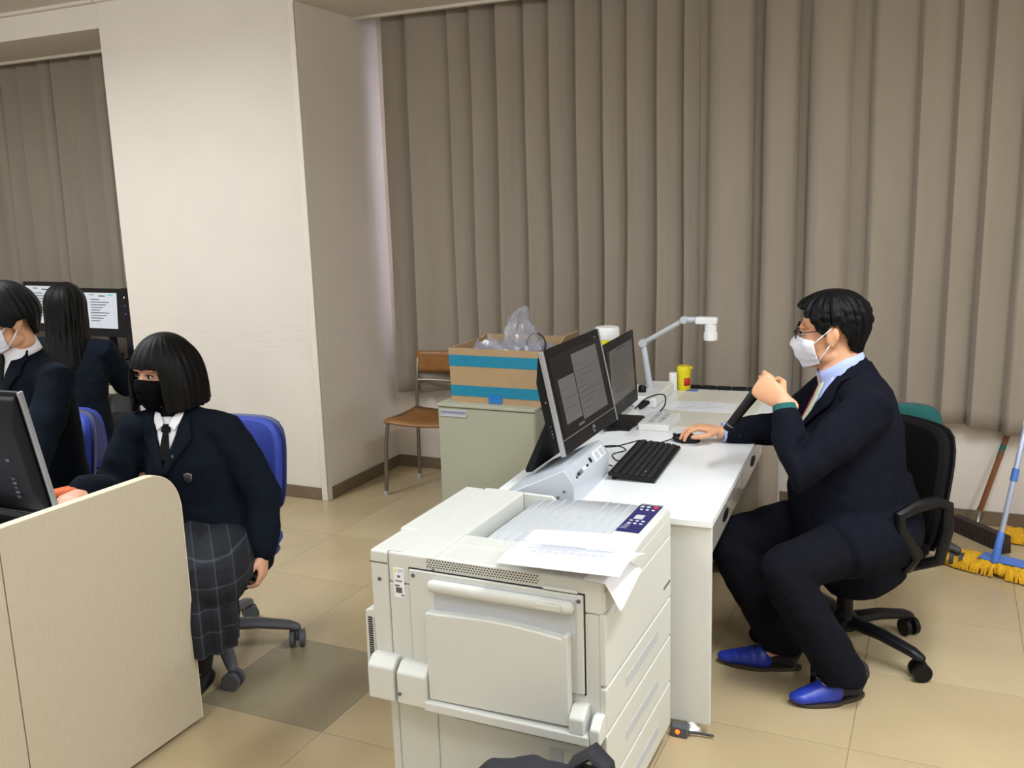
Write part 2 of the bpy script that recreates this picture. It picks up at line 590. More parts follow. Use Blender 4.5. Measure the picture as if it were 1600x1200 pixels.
# ------------------------------------------------------------------ curtains
def curtain(label, cells, y0, ztop, zbot, seed, group='taupe pleated curtains'):
    """cells: (x0, x1, kind, depth); s = saw pleat with its crest at the left, b = broad flat fold, v = recess between folds"""
    rnd = random.Random(seed)
    cols = []
    for x0, x1, kind, A in cells:
        k = 14 if kind != 'v' else 4
        for q in range(k):
            t = q / k
            if kind == 's':
                f = math.sin(t / .16 * math.pi / 2) if t < .16 else (1 - (t - .16) / .84) ** 1.15 * .82 + .18 * math.cos((t - .16) / .84 * math.pi / 2)
            elif kind == 'b':
                f = max(0, 1 - abs(2 * t - 1) ** 5) ** .5 * (.90 + .10 * math.cos(5 * t + A * 50))
            else:
                f = 0.02 * math.sin(math.pi * t)
            cols.append((x0 + (x1 - x0) * t, f, A * rnd.uniform(.97, 1.03)))
    cols.append((cells[-1][1], 0, 0))
    rows = []
    NZ = 26
    for i in range(NZ + 1):
        s = i / NZ
        row = []
        for x, f, A in cols:
            z = ztop + (zbot(x) - ztop) * s
            amp_z = A * (.72 + .4 * s)
            xx = x + .016 * noise.noise(Vector((x * 3, z * 1.1, seed))) * s
            yy = y0 - f * amp_z + .012 * noise.noise(Vector((x * 6, z * .8, seed + 4)))
            row.append((xx, yy, z))
        rows.append(row)
    o = B().grid(rows).build('curtain', M['curtain'], solid=.004, ang=60)
    return tag(o, label, 'curtain', group)

v1 = [-2.985, -2.84, -2.57, -2.43, -2.272, -2.117, -1.97, -1.814, -1.676, -1.545, -1.383, -1.245, -1.165]
curtain('taupe pleated curtain hanging beside the cream pillar, behind the cardboard box', [(p, q, 's', .075 + .018 * math.sin(i * 2.1)) for i, (p, q) in enumerate(zip(v1, v1[1:]))], 4.83, 2.70, lambda x: .515 + .012 * math.sin(x * 9), 3)
v2 = [(-1.185, -1.12, 'v', .05), (-1.12, -.893, 'b', .10), (-.893, -.850, 'v', .1), (-.850, -.684, 'b', .105), (-.684, -.640, 'v', .1), (-.640, -.445, 'b', .095), (-.445, -.37, 'v', .08),
      (-.37, -.17, 's', .06), (-.17, -.01, 's', .055), (-.01, .12, 's', .055), (.12, .27, 's', .06), (.27, .42, 's', .055), (.42, .60, 's', .06), (.60, .64, 'v', .1), (.64, .85, 'b', .09), (.85, .9, 'v', .1), (.9, 1.15, 'b', .1), (1.15, 1.2, 'v', .1), (1.2, 1.45, 'b', .1), (1.45, 1.5, 'v', .1), (1.5, 1.8, 'b', .1)]
curtain('taupe pleated curtain with broad folds hanging behind the man with the microphone', v2, 4.83, 2.70, lambda x: .50 + .018 * math.sin(x * 11 + 1), 8)
v3 = [-7.3 + .17 * i + .03 * math.sin(i * 2.3) for i in range(17)] + [-4.45]
curtain('brown curtain in the window bay behind the student monitors', [(p, q, 's' if i % 3 else 'b', .08) for i, (p, q) in enumerate(zip(v3, v3[1:]))], 4.83, 2.70, lambda x: .52, 12)

# ------------------------------------------------------------------ text
def text(parent, name, body, size, loc, rot, ma, shear=0, depth=.0004):
    cu = bpy.data.curves.new(name, 'FONT')
    cu.body = body
    cu.size = size
    cu.extrude = depth
    cu.shear = shear
    cu.align_x = 'CENTER'
    cu.align_y = 'CENTER'
    cu.materials.append(ma)
    tmp = bpy.data.objects.new(name, cu)
    C.objects.link(tmp)
    me = bpy.data.meshes.new_from_object(tmp.evaluated_get(bpy.context.evaluated_depsgraph_get()))
    bpy.data.objects.remove(tmp, do_unlink=True)
    o = bpy.data.objects.new(name, me)
    C.objects.link(o)
    o.parent = parent
    o.location = loc
    o.rotation_euler = rot
    return o

# ------------------------------------------------------------------ printer
pr = thing('printer', 'large off-white office printer with side tray and paper drawers', 'printer', (-.685, 1.95, 0))
PW, PD = .64, .58
B().bx(-.628, -.03, .03, .57, .05, .34).build('stand_cabinet', M['printer'], pr, bevel=.004)
for x0, x1 in ((-.626, -.603), (-.599, -.482), (-.478, -.05)):
    B().bx(x0, x1, .026, .031, .06, .335).build('side_panel', M['printer2'], pr, bevel=.002)
B().bx(-.16, -.125, .0235, .0265, .225, .268).build('panel_recess', M['tray'], pr)
B().bx(-.124, -.09, .0225, .0265, .225, .268).build('panel_tab', M['printer'], pr, bevel=.002)
for x in (-.59, -.08):
    for y in (.08, .52):
        B().lathe([(.012, .05), (.025, .048), (.025, .002), (.02, 0)], (x, y, 0), 14).build('castor', M['grey2'], pr)
B().bx(-.594, -.016, .004, PD, .345, .655).build('body', M['printer'], pr, bevel=.005)
B().bx(-.592, -.046, 0, .02, .345, .654).build('side_frame', M['printer'], pr, bevel=.004)
B().bx(-.648, -.595, .0, .17, .345, .738).bx(-.66, -.595, .17, PD - .005, .345, .738).build('rear_cover', M['printer'], pr, bevel=.008, seg=3)
B().bx(-.648, -.594, -.0006, .0, .704, .7065).build('seam', M['dark'], pr)
# vented bulge on the rear corner
bu = B().prism([(-.682, .375), (-.602, .37), (-.602, .585), (-.678, .562)], 'y', .006, .45).build('rear_bulge', M['printer'], pr, bevel=.006)
b = B()
for k in range(3):
    for i in range(22):
        if k == 2 and (i < 6):
            continue
        z = .405 + i * .0065
        b.bx(-.668 + k * .02, -.655 + k * .02, .0035, .0065, z, z + .003)
tag(b.build('vent_slots', M['dark'], bu), kind='stuff')
# top shell
B().bx(-.593, -.46, 0, PD, .655, .74).build('top_cover', M['printer'], pr, bevel=.008, seg=3)
B().bx(-.46, -.004, 0, .182, .655, .74).build('top_front_strip', M['printer'], pr, bevel=.008, seg=3)
b = B().prism([(.184, .655), (PD, .655), (PD, .733), (.55, .742), (.30, .742), (.25, .736), (.184, .734)], 'x', -.095, -.001)
b.build('control_strip', M['printer'], pr, bevel=.006, seg=3)
B().prism([(-.46, .655), (-.095, .655), (-.095, .738), (-.265, .738), (-.28, .722), (-.35, .722), (-.365, .736), (-.46, .738)], 'y', .568, PD).build('tray_back_lip', M['printer'], pr, bevel=.004)
rows = []
for i in range(13):
    s = i / 12
    x = -.442 + s * .347
    z = .714 + .023 * math.sin(min(1, s * 1.3) * math.pi / 2) - .02 * max(0, .06 - s) / .06
    rows.append([(x, .182, z), (x, .30, z + .002), (x, .45, z), (x, .568, z)])
ot = B().grid(rows).build('output_tray', M['tray'], pr, solid=.003, ang=60)
for k in range(9):
    s = .16 + k * .098
    x = -.442 + s * .347
    z = .714 + .023 * math.sin(min(1, s * 1.3) * math.pi / 2)
    y1 = .565 if k not in (4, 5) else .44
    B().prism([(x - .0016, z + .001), (x, z + .0055), (x + .0016, z + .002)], 'y', .2, y1).build('rib', M['tray'], ot)
for k in range(5):
    x = -.43 + k * .055
    B().bx(x, x + .048, .118, .165, .7395, .7412).build('embossed_pad', M['printer2'], pr, bevel=.0008)
B().bx(-.43, -.13, .012, .10, .7395, .7408).build('embossed_strip', M['printer2'], pr, bevel=.0008)
B().bx(-.592, -.55, .006, .17, .7395, .7415).build('hinge_cap', M['printer'], pr, bevel=.001)
# control panel
cp = B().bx(-.088, -.022, .335, .563, .7405, .7435).build('control_panel', M['navyp'], pr, bevel=.001)
B().bx(-.088, -.022, .564, .578, .7385, .7425).build('silver_strip', M['silver'], pr, bevel=.001)
B().bx(-.07, -.045, .44, .475, .7432, .7442).build('display', M['tray'], cp)
B().lathe([(.0075, .743), (.007, .7455), (.004, .746)], (-.036, .548, 0), 14).build('stop_button', M['red'], cp)
for k in range(9):
    x, y = (-.075 + .017 * (k % 3), .40 + .022 * (k // 3) + (.075 if k > 5 else 0))
    B().bx(x, x + .008, y, y + .006, .743, .7448).build('button', M['white'], cp)
for k in range(5):
    B().bx(-.084 + .002 * k, -.064, .36 + k * .011, .363 + k * .011, .7432, .7438).build('legend', M['ink'], cp)
for k in range(2):
    B().bx(-.080 + k * .018, -.070 + k * .018, .54, .552, .743, .7445).build('button', M['tray'], cp)
# grille and catch under the top edge
vg = B().bx(-.48, -.165, -.0012, .001, .711, .737).build('vent_grille', M['printer2'], pr)
b = B()
for r_ in range(4):
    for i in range(38):
        x = -.476 + i * .0081 + (.004 if r_ % 2 else 0)
        b.bx(x, x + .0040, -.0018, -.001, .7130 + r_ * .0062, .7160 + r_ * .0062)
tag(b.build('vent_holes', M['dark'], vg), kind='stuff')
B().bx(-.158, -.062, -.004, .002, .697, .705).build('catch_slot', M['grey'], pr, bevel=.002)
B().bx(-.155, -.065, -.010, .002, .705, .713).build('catch', M['printer'], pr, bevel=.003)
# side door, handle bar and fold-down tray
B().bx(-.530, -.050, -.0015, .002, .445, .705).build('door_gap', M['dark'], pr)
B().bx(-.527, -.053, -.008, .0, .448, .702).build('side_door', M['printer'], pr, bevel=.003)
B().bx(-.455, -.08, -.0095, -.006, .585, .69).build('handle_recess', M['tray'], pr, bevel=.002)
hb = B().tube([(-.452, -.018, .672), (-.085, -.018, .672)], [(.014, .017)] * 2, 12, (0, 1, 0)).build('handle_bar', M['printer'], pr)
B().bx(-.165, -.10, -.038, -.012, .664, .682).build('grip', M['printer2'], hb, bevel=.004)
top = [(-.470, .365), (-.083, .372), (-.083, .606), (-.094, .606), (-.10, .598)] + [(-.10 - .335 * i / 10, .598 + .010 * math.sin(math.pi * i / 10) + .0006 * i) for i in range(1, 11)] + [(-.445, .604), (-.470, .604)]
B().prism(top, 'y', -.034, -.006).build('fold_down_tray', M['printer'], pr, bevel=.005, seg=3)
B().bx(-.075, -.070, -.0105, -.008, .45, .69).build('door_groove', M['tray'], pr)
B().bx(-.48, -.03, -.046, .01, .335, .364).build('bottom_rail', M['printer'], pr, bevel=.006)
B().bx(-.40, -.06, -.03, .02, .326, .336).build('rail_dark_strip', M['grey2'], pr)  # dark grey strip below the bottom rail
for x0, x1, z1 in ((-.648, -.568, .455), (-.560, -.472, .45), (-.083, -.042, .425), (-.030, -.003, .405)):
    B().prism([(-.044, .340), (.02, .340), (.02, z1), (-.018, z1), (-.044, z1 - .022)], 'x', x0, x1).build('hinge_cover', M['printer'], pr, bevel=.006)
for x, y, z in ((-.62, -.001, .66), (-.513, -.009, .688), (-.063, -.009, .688), (-.55, -.045, .37), (-.61, .004, .395)):
    B().lathe([(.005, 0), (.005, .0025), (.003, .003)], (x, y, z), 10, Matrix.Rotation(R(90), 3, 'X')).build('screw', M['grey'], pr)
st = B().bx(-.577, -.545, -.0016, .0, .617, .698).build('warning_sticker', M['label'], pr)
st.data.materials[0] = M['paper']
B().prism([(-.574, .688), (-.566, .688), (-.570, .696)], 'y', -.0022, -.0014).build('warning_triangle', M['yellow'], st)
for k, (x0, x1, z0, z1) in enumerate(((-.563, -.547, .693, .695), (-.563, -.548, .688, .690), (-.572, -.552, .661, .664), (-.565, -.557, .672, .678), (-.571, -.553, .630, .645), (-.556, -.547, .622, .626), (-.573, -.560, .648, .652))):
    B().bx(x0, x1, -.0022, -.0014, z0, z1).build('pictogram', M['grey'] if k > 1 else M['ink'], st)
# front (right) faces: panel, door and drawers
for nm, z0, z1 in (('front_panel', .664, .716), ('front_door', .474, .658), ('drawer', .352, .468), ('drawer', .205, .346), ('drawer', .06, .199)):
    d = B().bx(-.018, 0, .002, .577, z0, z1).build(nm, M['printer2'] if nm == 'drawer' else M['printer'], pr, bevel=.005, seg=3)
    if nm == 'drawer':
        B().bx(-.004, .0012, .15, .44, z0 + .045, z0 + .075).build('handle_slot', M['tray'], d, bevel=.001)
    elif nm == 'front_door':
        B().bx(-.004, .0012, .50, .565, z0 + .045, z0 + .052).build('latch_slot', M['grey'], d)
        B().bx(-.004, .001, .07, .16, z1 - .02, z1 - .016).build('engraved_mark', M['tray'], d)
# papers lying on the printer
def sheet(label, corners, z, sag=0, name='printed_sheet', droop=None):
    a, b_, c, d = [Vector(q) for q in corners]
    rows = []
    for i in range(13):
        s = i / 12
        row = []
        for j in range(13):
            t = j / 12
            p = (a * (1 - t) + b_ * t) * (1 - s) + (d * (1 - t) + c * t) * s
            z_ = z + (droop(s, t) if droop else 0)
            row.append((p.x, p.y, z_))
        rows.append(row)
    o = B().grid(rows).build(name, M['paper'], None, solid=.0012, ang=180)
    return tag(o, label, 'paper'), rows
def w2(x, y):
    return (-.685 + x, 1.95 + y)
s1, _ = sheet('blank white sheet lying on the printer top nearest the output tray', [w2(-.285, .10), w2(.02, .10), w2(-.006, .305), w2(-.29, .26)], .7455, droop=lambda s, t: .003 * s)
s2, rows = sheet('printed white leaflet curling over the front edge of the printer top', [w2(-.258, -.045), w2(.052, -.05), w2(.052, .160), w2(-.274, .142)], .752,
              droop=lambda s, t: .030 * math.sin(math.pi * min(1, (1 - s) * .75)) * (.5 + .5 * t) + .008 - .05 * max(0, .18 - s) * 0 + .012 * (s > .9) * 0)
for k in range(9):                                   # lines of print
    s = .42 + k * .052
    i0 = int(s * 12)
    q = s * 12 - i0
    t0, t1 = (.12 + .02 * (k % 3), .45 + .12 * ((k * 7) % 4)) if k % 2 else (.2, .8)
    pts = []
    for j in range(8):
        t = (t0 + (t1 - t0) * j / 7) * 12
        j0 = min(11, int(t))
        f = t - j0
        def g_(i, jj):
            return Vector(rows[min(12, i)][jj])
        p = (g_(i0, j0) * (1 - f) + g_(i0, j0 + 1) * f) * (1 - q) + (g_(i0 + 1, j0) * (1 - f) + g_(i0 + 1, j0 + 1) * f) * q
        pts.append(p + Vector((0, 0, .0013)))
    b = B().grid([[p + Vector((0, .0016, 0)) for p in pts], [p - Vector((0, .0016, 0)) for p in pts]])
    b.build('print_line', M['ink'], s2)
s3, _ = sheet('white sheet hanging off the right front corner of the printer under the leaflet', [w2(-.05, -.012), w2(.045, -.02), w2(.046, .14), w2(-.05, .14)], .7455,
              droop=lambda s, t: -.07 * max(0, t - .58) ** 1.1 * 2.4 * (1 - .7 * s))

# ------------------------------------------------------------------ teacher's desk (turned 3 degrees)
DA = R(3)
def dk(x, y, z=0):
    return Vector((-.58 + x * math.cos(DA) - y * math.sin(DA), 2.59 + x * math.sin(DA) + y * math.cos(DA), z))
DT = .689
de = thing('teacher_desk', 'long white desk with drawers beside the printer', 'desk', dk(0, 0), DA)
B().bx(-.72, 0, 0, 1.93, .667, DT).build('desktop', M['desk'], de, bevel=.003)
B().bx(-.70, -.004, .012, .034, .035, .667).build('end_panel', M['deskpanel'], de, bevel=.002)
B().bx(-.70, -.004, 1.89, 1.912, .035, .667).build('end_panel', M['deskpanel'], de, bevel=.002)
B().bx(-.69, -.672, .034, 1.89, .12, .667).build('back_panel', M['deskpanel'], de)
for x, y in ((-.06, .023), (-.64, .023), (-.06, 1.9), (-.64, 1.9)):
    B().lathe([(.026, 0), (.028, .004), (.028, .016), (.02, .02), (.012, .036)], (x, y, 0), 16).build('foot', M['white'], de)
for y0, y1 in ((.045, .62), (.63, 1.205)):
    d = B().bx(-.42, -.006, y0, y1, .575, .661).build('drawer', M['gloss'], de, bevel=.003)
    ym = (y0 + y1) / 2 - (.06 if y0 < .1 else 0)
    B().ell((-.004, ym, .62), (.004, .055, .017)).build('handle', M['black'], d)
pe = B().bx(-.50, -.02, 1.25, 1.87, .06, .66).build('pedestal', M['rib'], de, bevel=.003)
for k in range(14):
    B().tube([(-.018, 1.275 + k * .043, .08), (-.018, 1.275 + k * .043, .645)], .013, 8).build('slat', M['rib'], pe)
# power strip with glowing switch
ps = thing('power_strip', 'small grey power strip with glowing orange switch by the desk foot', 'power strip', (-.672, 2.575, 0))
B().bx(-.022, .03, -.018, .018, 0, .034).build('housing', M['grey'], ps, bevel=.004)
B().lathe([(.007, 0), (.007, .003), (.004, .004)], (0, -.018, .02), 12, Matrix.Rotation(R(90), 3, 'X')).build('switch_light', M['led'], ps)
B().tube([(.03, 0, .015), (.06, .01, .012), (.10, .015, .01)], .004, 8).build('cord', M['grey2'], ps)

# ------------------------------------------------------------------ console with sockets
cs = thing('socket_console', 'silver-grey wedge console with connector sockets on the white desk', 'console', dk(0, 0, DT), DA)
B().prism([(-.67, 0), (-.42, 0), (-.418, .070), (-.446, .113), (-.455, .115), (-.67, .012)], 'y', .0, .39).build('housing', M['console'], cs, bevel=.003)
pm = Matrix.Rotation(R(-33), 3, 'Y')
def onface(y, u):                                     # point on the slanted socket face, u from its lower to upper edge
    return Vector((-.418 - .028 * u + .0005, y, .070 + .043 * u))
fr = Matrix.Rotation(math.atan2(.028, .043) * -1, 3, 'Y')
def plate(nm, y0, y1, u, hgt, ma, pop=.002):
    return B().ob(onface((y0 + y1) / 2, u), (pop * 2, y1 - y0, hgt), fr).build(nm, ma, cs, bevel=.0006)
plate('socket_plate', .255, .365, .5, .034, M['white'], .001)
for y in (.285, .335):
    plate('power_socket', y - .017, y + .017, .5, .024, M['console'], .0025)
plate('connector_strip', .03, .245, .45, .036, M['console'], .0008)
plate('video_socket', .075, .110, .4, .013, M['silver'], .005)
plate('video_plug', .062, .080, .38, .010, M['grey2'], .006)
plate('jack', .045, .053, .3, .008, M['black'], .003)
plate('video_socket', .118, .150, .42, .010, M['white'], .005)
plate('jack', .158, .166, .42, .006, M['black'], .003)
plate('jack', .170, .178, .42, .006, M['black'], .003)
plate('network_socket', .205, .220, .55, .016, M['black'], .004)
for y, z in ((.0, .05), (.0, .03)):
    B().lathe([(.004, -.001), (.004, .001)], (-.50 + z, -.001, z), 10, Matrix.Rotation(R(90), 3, 'X')).build('screw', M['grey'], cs)

# ------------------------------------------------------------------ monitors
def monitor(label, loc, rotz, wd, ht, tilt, silver=True, stand='kick', content='dim', group=None, depth=.052, zlift=0):
    t = thing('computer_monitor', label, 'monitor', loc, rotz, group)
    tm = Matrix.Translation((0, 0, zlift)) @ Matrix.Rotation(-R(tilt), 4, 'X')
    hw = wd / 2
    B().bx(-hw + .004, hw - .004, .0, .012, 0, ht).xf(tm).build('front_frame', M['black'], t, bevel=.003)
    b = B()
    poly = [(.01, .012), (.028, .03), (depth, .10), (depth, ht - .10), (.028, ht - .02), (.01, ht - .01)]
    b.prism(poly, 'x', -hw + .012, hw - .012).xf(tm)
    bk = b.build('back_shell', M['blackm'], t, bevel=.005)
    if silver:
        for sx in (-1, 1):
            B().bx(sx * hw - .004, sx * hw + .004, -.003, .015, 0, ht).xf(tm).build('silver_edge', M['silver'], t, bevel=.002)
    B().bx(-hw + .03, hw - .03, -.0008, .002, .052, ht - .028).xf(tm).build('screen', M['lit'] if content == 'lit' else M['screen'], t)
    if silver:
        B().bx(-hw + .01, hw - .01, -.001, .001, .047, .0495).xf(tm).build('bezel_line', M['silver'], t)
    sw, sh = wd - .06, ht - .08
    def win(x0, x1, z0, z1, ma, nm='window_area', y=-.0014):
        return B().bx(-hw + .03 + sw * x0, -hw + .03 + sw * x1, y, y + .0004, .052 + sh * z0, .052 + sh * z1).xf(tm).build(nm, ma, t)
    if content == 'dim':
        win(.40, .93, .08, .93, M['win'])
        win(.08, .385, .14, .70, M['win'])
        for k in range(9):
            win(.43, .60 + .28 * ((k * 5) % 4) / 4, .20 + k * .07, .205 + k * .07, M['line'], 'text_line', -.002)
        for k in range(3):
            win(.11, .33, .32 + k * .12, .325 + k * .12, M['line'], 'text_line', -.002)
        win(.28, .40, .04, .07, M['win'])
    elif content == 'page':
        win(.10, .96, .03, .97, M['win'])
        for k in range(10):
            win(.2, .5 + .3 * ((k * 5) % 4) / 4, .20 + k * .07, .206 + k * .07, M['line'], 'text_line', -.002)
        win(.35, .7, .92, .94, M['line'], 'text_line', -.002)
    elif content == 'lit':
        win(.80, 1, 0, 1, M['black'], 'window_area')
        win(.40, .55, .90, .925, M['black'], 'text_line', -.002)
        for k in range(9):
            win(.22, .42 + .28 * ((k * 5) % 4) / 4, .20 + k * .075, .222 + k * .075, M['litdark'], 'text_line', -.002)
        win(.6, .72, .92, .97, M['litteal'], 'text_line', -.002)
        win(.2, .3, .93, .95, M['litdark'], 'text_line', -.002)
    if stand == 'kick':
        b = B()
        a = tm @ Vector((0, depth, .12))
        z0 = -.075
        b.prism([(a.y - .012, a.z), (a.y, a.z + .006), (a.y + .085, z0 + .006), (a.y + .08, z0 - .004), (a.y + .06, z0)], 'x', -hw + .04, hw - .04)
        b.build('kickstand', M['blackm'], t, bevel=.003)
    elif stand == 'base':
        B().tube([(0, .045, ht * .45 + zlift), (0, .065, .02)], [(.035, .012)] * 2, 12, (1, 0, 0)).build('neck', M['blackm'], t)
        B().bx(-.13, .12, -.055, .12, 0, .011).build('stand_base', M['black'], t, bevel=.004)
    return t, tm

mc = dk(-.4785, .405, .81)
mon1, tm = monitor('near black monitor with silver edges and round badge on the socket console', mc, DA + R(90) - R(2.5), .535, .345, 12, content='dim')
lp = tm @ Vector((.02, -.0012, .026))
dsc = B().lathe([(.0125, 0), (.0125, .0014)], (0, 0, 0), 24).xf(Matrix.Translation(lp) @ Matrix.Rotation(R(90) - R(12), 4, 'X')).build('badge', M['silver'], mon1)
text(dsc, 'badge_letters', 'hp', .017, lp + Vector((0, -.0018, .0006)), (R(90 - 12), 0, 0), M['black'], .2)
wm = tm @ Vector((.215, -.0012, .322))
text(mon1, 'corner_print', 'hp w', .010, wm, (R(90 - 12), 0, 0), M['silver'])
for k, z in enumerate((.18, .10, .085, .075, .065)):
    p = tm @ Vector((-.2565, .032, z))
    B().ell(p, (.003, .003, .003), n=8, m_=6).build('port', M['silver'] if k in (0, 3) else M['grey'], mon1)
mon2, tm2 = monitor('far black monitor with thin bezel behind the near one, on the white desk', dk(-.555, 1.105, DT), DA + R(90), .47, .31, 4, silver=False, stand='base', content='page', depth=.035, zlift=.053)
wc = tag(B().tube([(0, 0, 0), (.02, 0, .012), (.045, 0, .012)], [.012, .016, .010], 10).build('adapter_plug', M['blackm']), 'black plug adapter beneath the far monitor beside the camera base', 'adapter')
wc.location = dk(-.55, 1.36, DT + .016)
wc.rotation_euler = (0, 0, DA + R(60))

# ------------------------------------------------------------------ keyboard, mouse, cables
kb = thing('keyboard', 'black desktop keyboard lying on the white desk', 'keyboard', dk(-.325, .53, DT), DA + R(90) + R(1))
km = Matrix.Rotation(R(5), 4, 'X')
kl = Matrix.Translation((0, 0, .010)) @ km
B().bx(-.222, .222, -.08, .08, 0, .013).xf(kl).build('case', M['blackm'], kb, bevel=.004, seg=3)
B().bx(-.224, .224, -.082, -.078, .002, .007).xf(kl).build('front_edge', M['grey'], kb, bevel=.001)
for sx in (-.19, .19):
    B().bx(sx - .015, sx + .015, .06, .07, 0, .012).build('foot', M['black'], kb)
b = B()
for r_ in range(6):
    y = -.066 + r_ * .0212 + (.006 if r_ == 5 else 0)
    x = -.214
    i = 0
    while x < .205:
        wd = .0172
        if r_ == 0 and .07 > x > -.13:
            wd = .11 if x < -.1 else .0172
        if .062 < x < .075 or .140 < x < .150:
            x = .076 if x < .1 else .152
            continue
        b.bx(x, x + wd, y, y + .0172, .012, .0185)
        x += wd + .0024
tag(b.xf(kl).build('keys', M['key'], kb, bevel=.0012, seg=1), kind='stuff')
text(kb, 'key_legend', 'n', .012, kl @ Vector((-.17, -.035, .019)), (R(5), 0, 0), M['tray'])
mo = thing('computer_mouse', 'black mouse under the right hand of the suited man', 'mouse', dk(-.250, .872, DT), DA + R(85))
B().ell((0, 0, .012), (.031, .056, .022), n=20, m_=12).build('shell', M['black'], mo)
B().tube([(0, .045, .028), (0, .05, .026)], .005, 10).build('wheel', M['grey2'], mo)
def cable(label, pts, r=.0022, name='cable'):
    P = [dk(*p) for p in pts]
    Q = []
    for i in range(len(P) - 1):
        p0, p1, p2, p3 = P[max(0, i - 1)], P[i], P[i + 1], P[min(len(P) - 1, i + 2)]
        for k in range(6):
            t = k / 6
            Q.append(.5 * ((2 * p1) + (p2 - p0) * t + (2 * p0 - 5 * p1 + 4 * p2 - p3) * t * t + (3 * p1 - p0 - 3 * p2 + p3) * t ** 3))
    Q.append(P[-1])
    o = B().tube(Q, r, 6).build(name, M['black'])
    return tag(o, label, 'cable')
zc = DT + .0025
cable('black mouse cable running across the white desk from the mouse', [(-.305, .872, zc + .006), (-.36, .80, zc), (-.42, .84, zc), (-.46, .78, zc), (-.50, .72, zc), (-.58, .70, zc)])
cable('black keyboard cable curling out behind the keyboard', [(-.405, .52, zc + .008), (-.44, .55, zc), (-.47, .62, zc), (-.44, .69, zc), (-.50, .74, zc), (-.60, .66, zc)])
cable('short black cable on the desk just beyond the socket console', [(-.43, .47, zc), (-.48, .50, zc), (-.55, .52, zc), (-.60, .56, zc)])
cable('black looped cable rising beside the document camera base', [(-.53, 1.22, zc), (-.47, 1.24, zc), (-.44, 1.34, DT + .03), (-.46, 1.41, DT + .065), (-.53, 1.39, DT + .05), (-.56, 1.30, DT + .02)], .003)
cable('thick black cable leading from the far monitor base', [(-.62, 1.20, zc), (-.54, 1.14, zc), (-.50, 1.10, zc), (-.52, 1.00, zc), (-.60, .95, zc)], .003)

# ------------------------------------------------------------------ button box, mat, paper
rb = thing('button_box', 'small white control box with grey buttons on the desk', 'control box', dk(-.41, 1.12, DT), DA)
B().bx(-.062, .062, -.115, .115, 0, .028).build('housing', M['white'], rb, bevel=.004)
for i in range(2):
    for j in range(5):
        x, y = -.03 + .036 * i, -.08 + .036 * j
        B().bx(x, x + .022, y, y + .024, .027, .0305).build('button', M['tray'] if (i + j) % 3 else M['mopt'], rb, bevel=.001)
mt = thing('camera_mat', 'cream mat with blue corner tabs under the document camera', 'mat', dk(-.25, 1.47, DT), DA)
B().bx(-.19, .19, -.375, .375, 0, .004).build('board', M['cream'], mt, bevel=.001)
for x, y in ((-.19, .33), (.135, .33), (-.19, -.375), (.135, -.375)):
    B().bx(x, x + .055, y, y + .045, .004, .0046).build('corner_tab', M['bluetab'], mt)
pa = thing('paper_sheet', 'single white printed sheet lying on the cream camera mat', 'paper', dk(-.305, 1.475, DT + .0045), DA)
B().bx(-.148, .148, -.095, .095, 0, .002).build('sheet', M['paper'], pa)
for k in range(5):
    B().bx(-.10, .03 + .03 * (k % 3), -.05 + .028 * k, -.045 + .028 * k, .002, .0023).build('print_line', M['ink'], pa)
pt = thing('cable_tray', 'black segmented cable tray along the far end of the desk', 'cable tray', dk(-.23, 1.895, DT), DA)
for k in range(6):
    B().bx(-.22 + k * .072, -.152 + k * .072, -.02, .012, 0, .016).build('segment', M['blackm'], pt, bevel=.004)

# ------------------------------------------------------------------ document camera
dc = thing('document_camera', 'white document camera on a jointed arm at the desk back', 'document camera', dk(-.55, 1.60, DT), DA)
B().bx(-.055, .058, -.19, .19, 0, .052).build('base', M['white'], dc, bevel=.012, seg=3)
B().lathe([(.018, .05), (.018, .075), (.013, .083)], (-.03, -.09, 0), 14).build('knob', M['black'], dc)
P0, P1, P2, P3 = Vector((-.017, 0, .06)), Vector((-.047, 0, .263)), Vector((.142, 0, .374)), Vector((.225, 0, .372))
B().tube([P0, P1], [.016, .013], 12).build('lower_arm', M['console'], dc)
B().tube([P1 + Vector((0, -.024, 0)), P1 + Vector((0, .024, 0))], .019, 16, rnd=False).build('elbow_joint', M['console'], dc, bevel=.004)
B().tube([P1, P2], [.012, .011], 12).build('upper_arm', M['tray'], dc)
B().tube([P2 + Vector((0, -.02, 0)), P2 + Vector((0, .02, 0))], .017, 16, rnd=False).build('head_joint', M['console'], dc, bevel=.004)
B().tube([P2, P2 + Vector((.06, 0, .002))], .014, 12).build('head_arm', M['console'], dc)
hd = B().bx(.195, .292, -.026, .026, .357, .389).build('camera_head', M['white'], dc, bevel=.008, seg=3)
B().lathe([(.028, .284), (.031, .286), (.031, .318), (.027, .320), (.027, .362)], (.262, 0, 0), 20).build('lens_barrel', M['white'], hd)
# tubs and tubes
ws = thing('wipes_tub', 'blue wipes tub with white lid and yellow band behind the monitors', 'tub', dk(-.705, 1.38, DT))
B().lathe([(.048, 0), (.051, .004), (.051, .305)], n=24).build('tub', M['bluel'], ws)
B().lathe([(.0518, .29), (.0518, .316)], n=24).build('yellow_band', M['yellow'], ws)
B().lathe([(.053, .313), (.054, .316), (.054, .358), (.050, .366), (.03, .368)], n=24).build('lid', M['white'], ws)
yt = thing('yellow_tube', 'yellow wipes canister with red label at the back of the desk', 'canister', dk(-.458, 1.85, DT))
B().lathe([(.030, 0), (.032, .003), (.032, .085)], n=24).build('canister', M['yellow'], yt)
B().lathe([(.0335, .085), (.0335, .112), (.030, .118)], n=24).build('cap', M['yellow'], yt)
B().bx(.02, .042, -.012, .012, .104, .116).build('cap_tab', M['yellow'], yt, bevel=.003)
rows = []
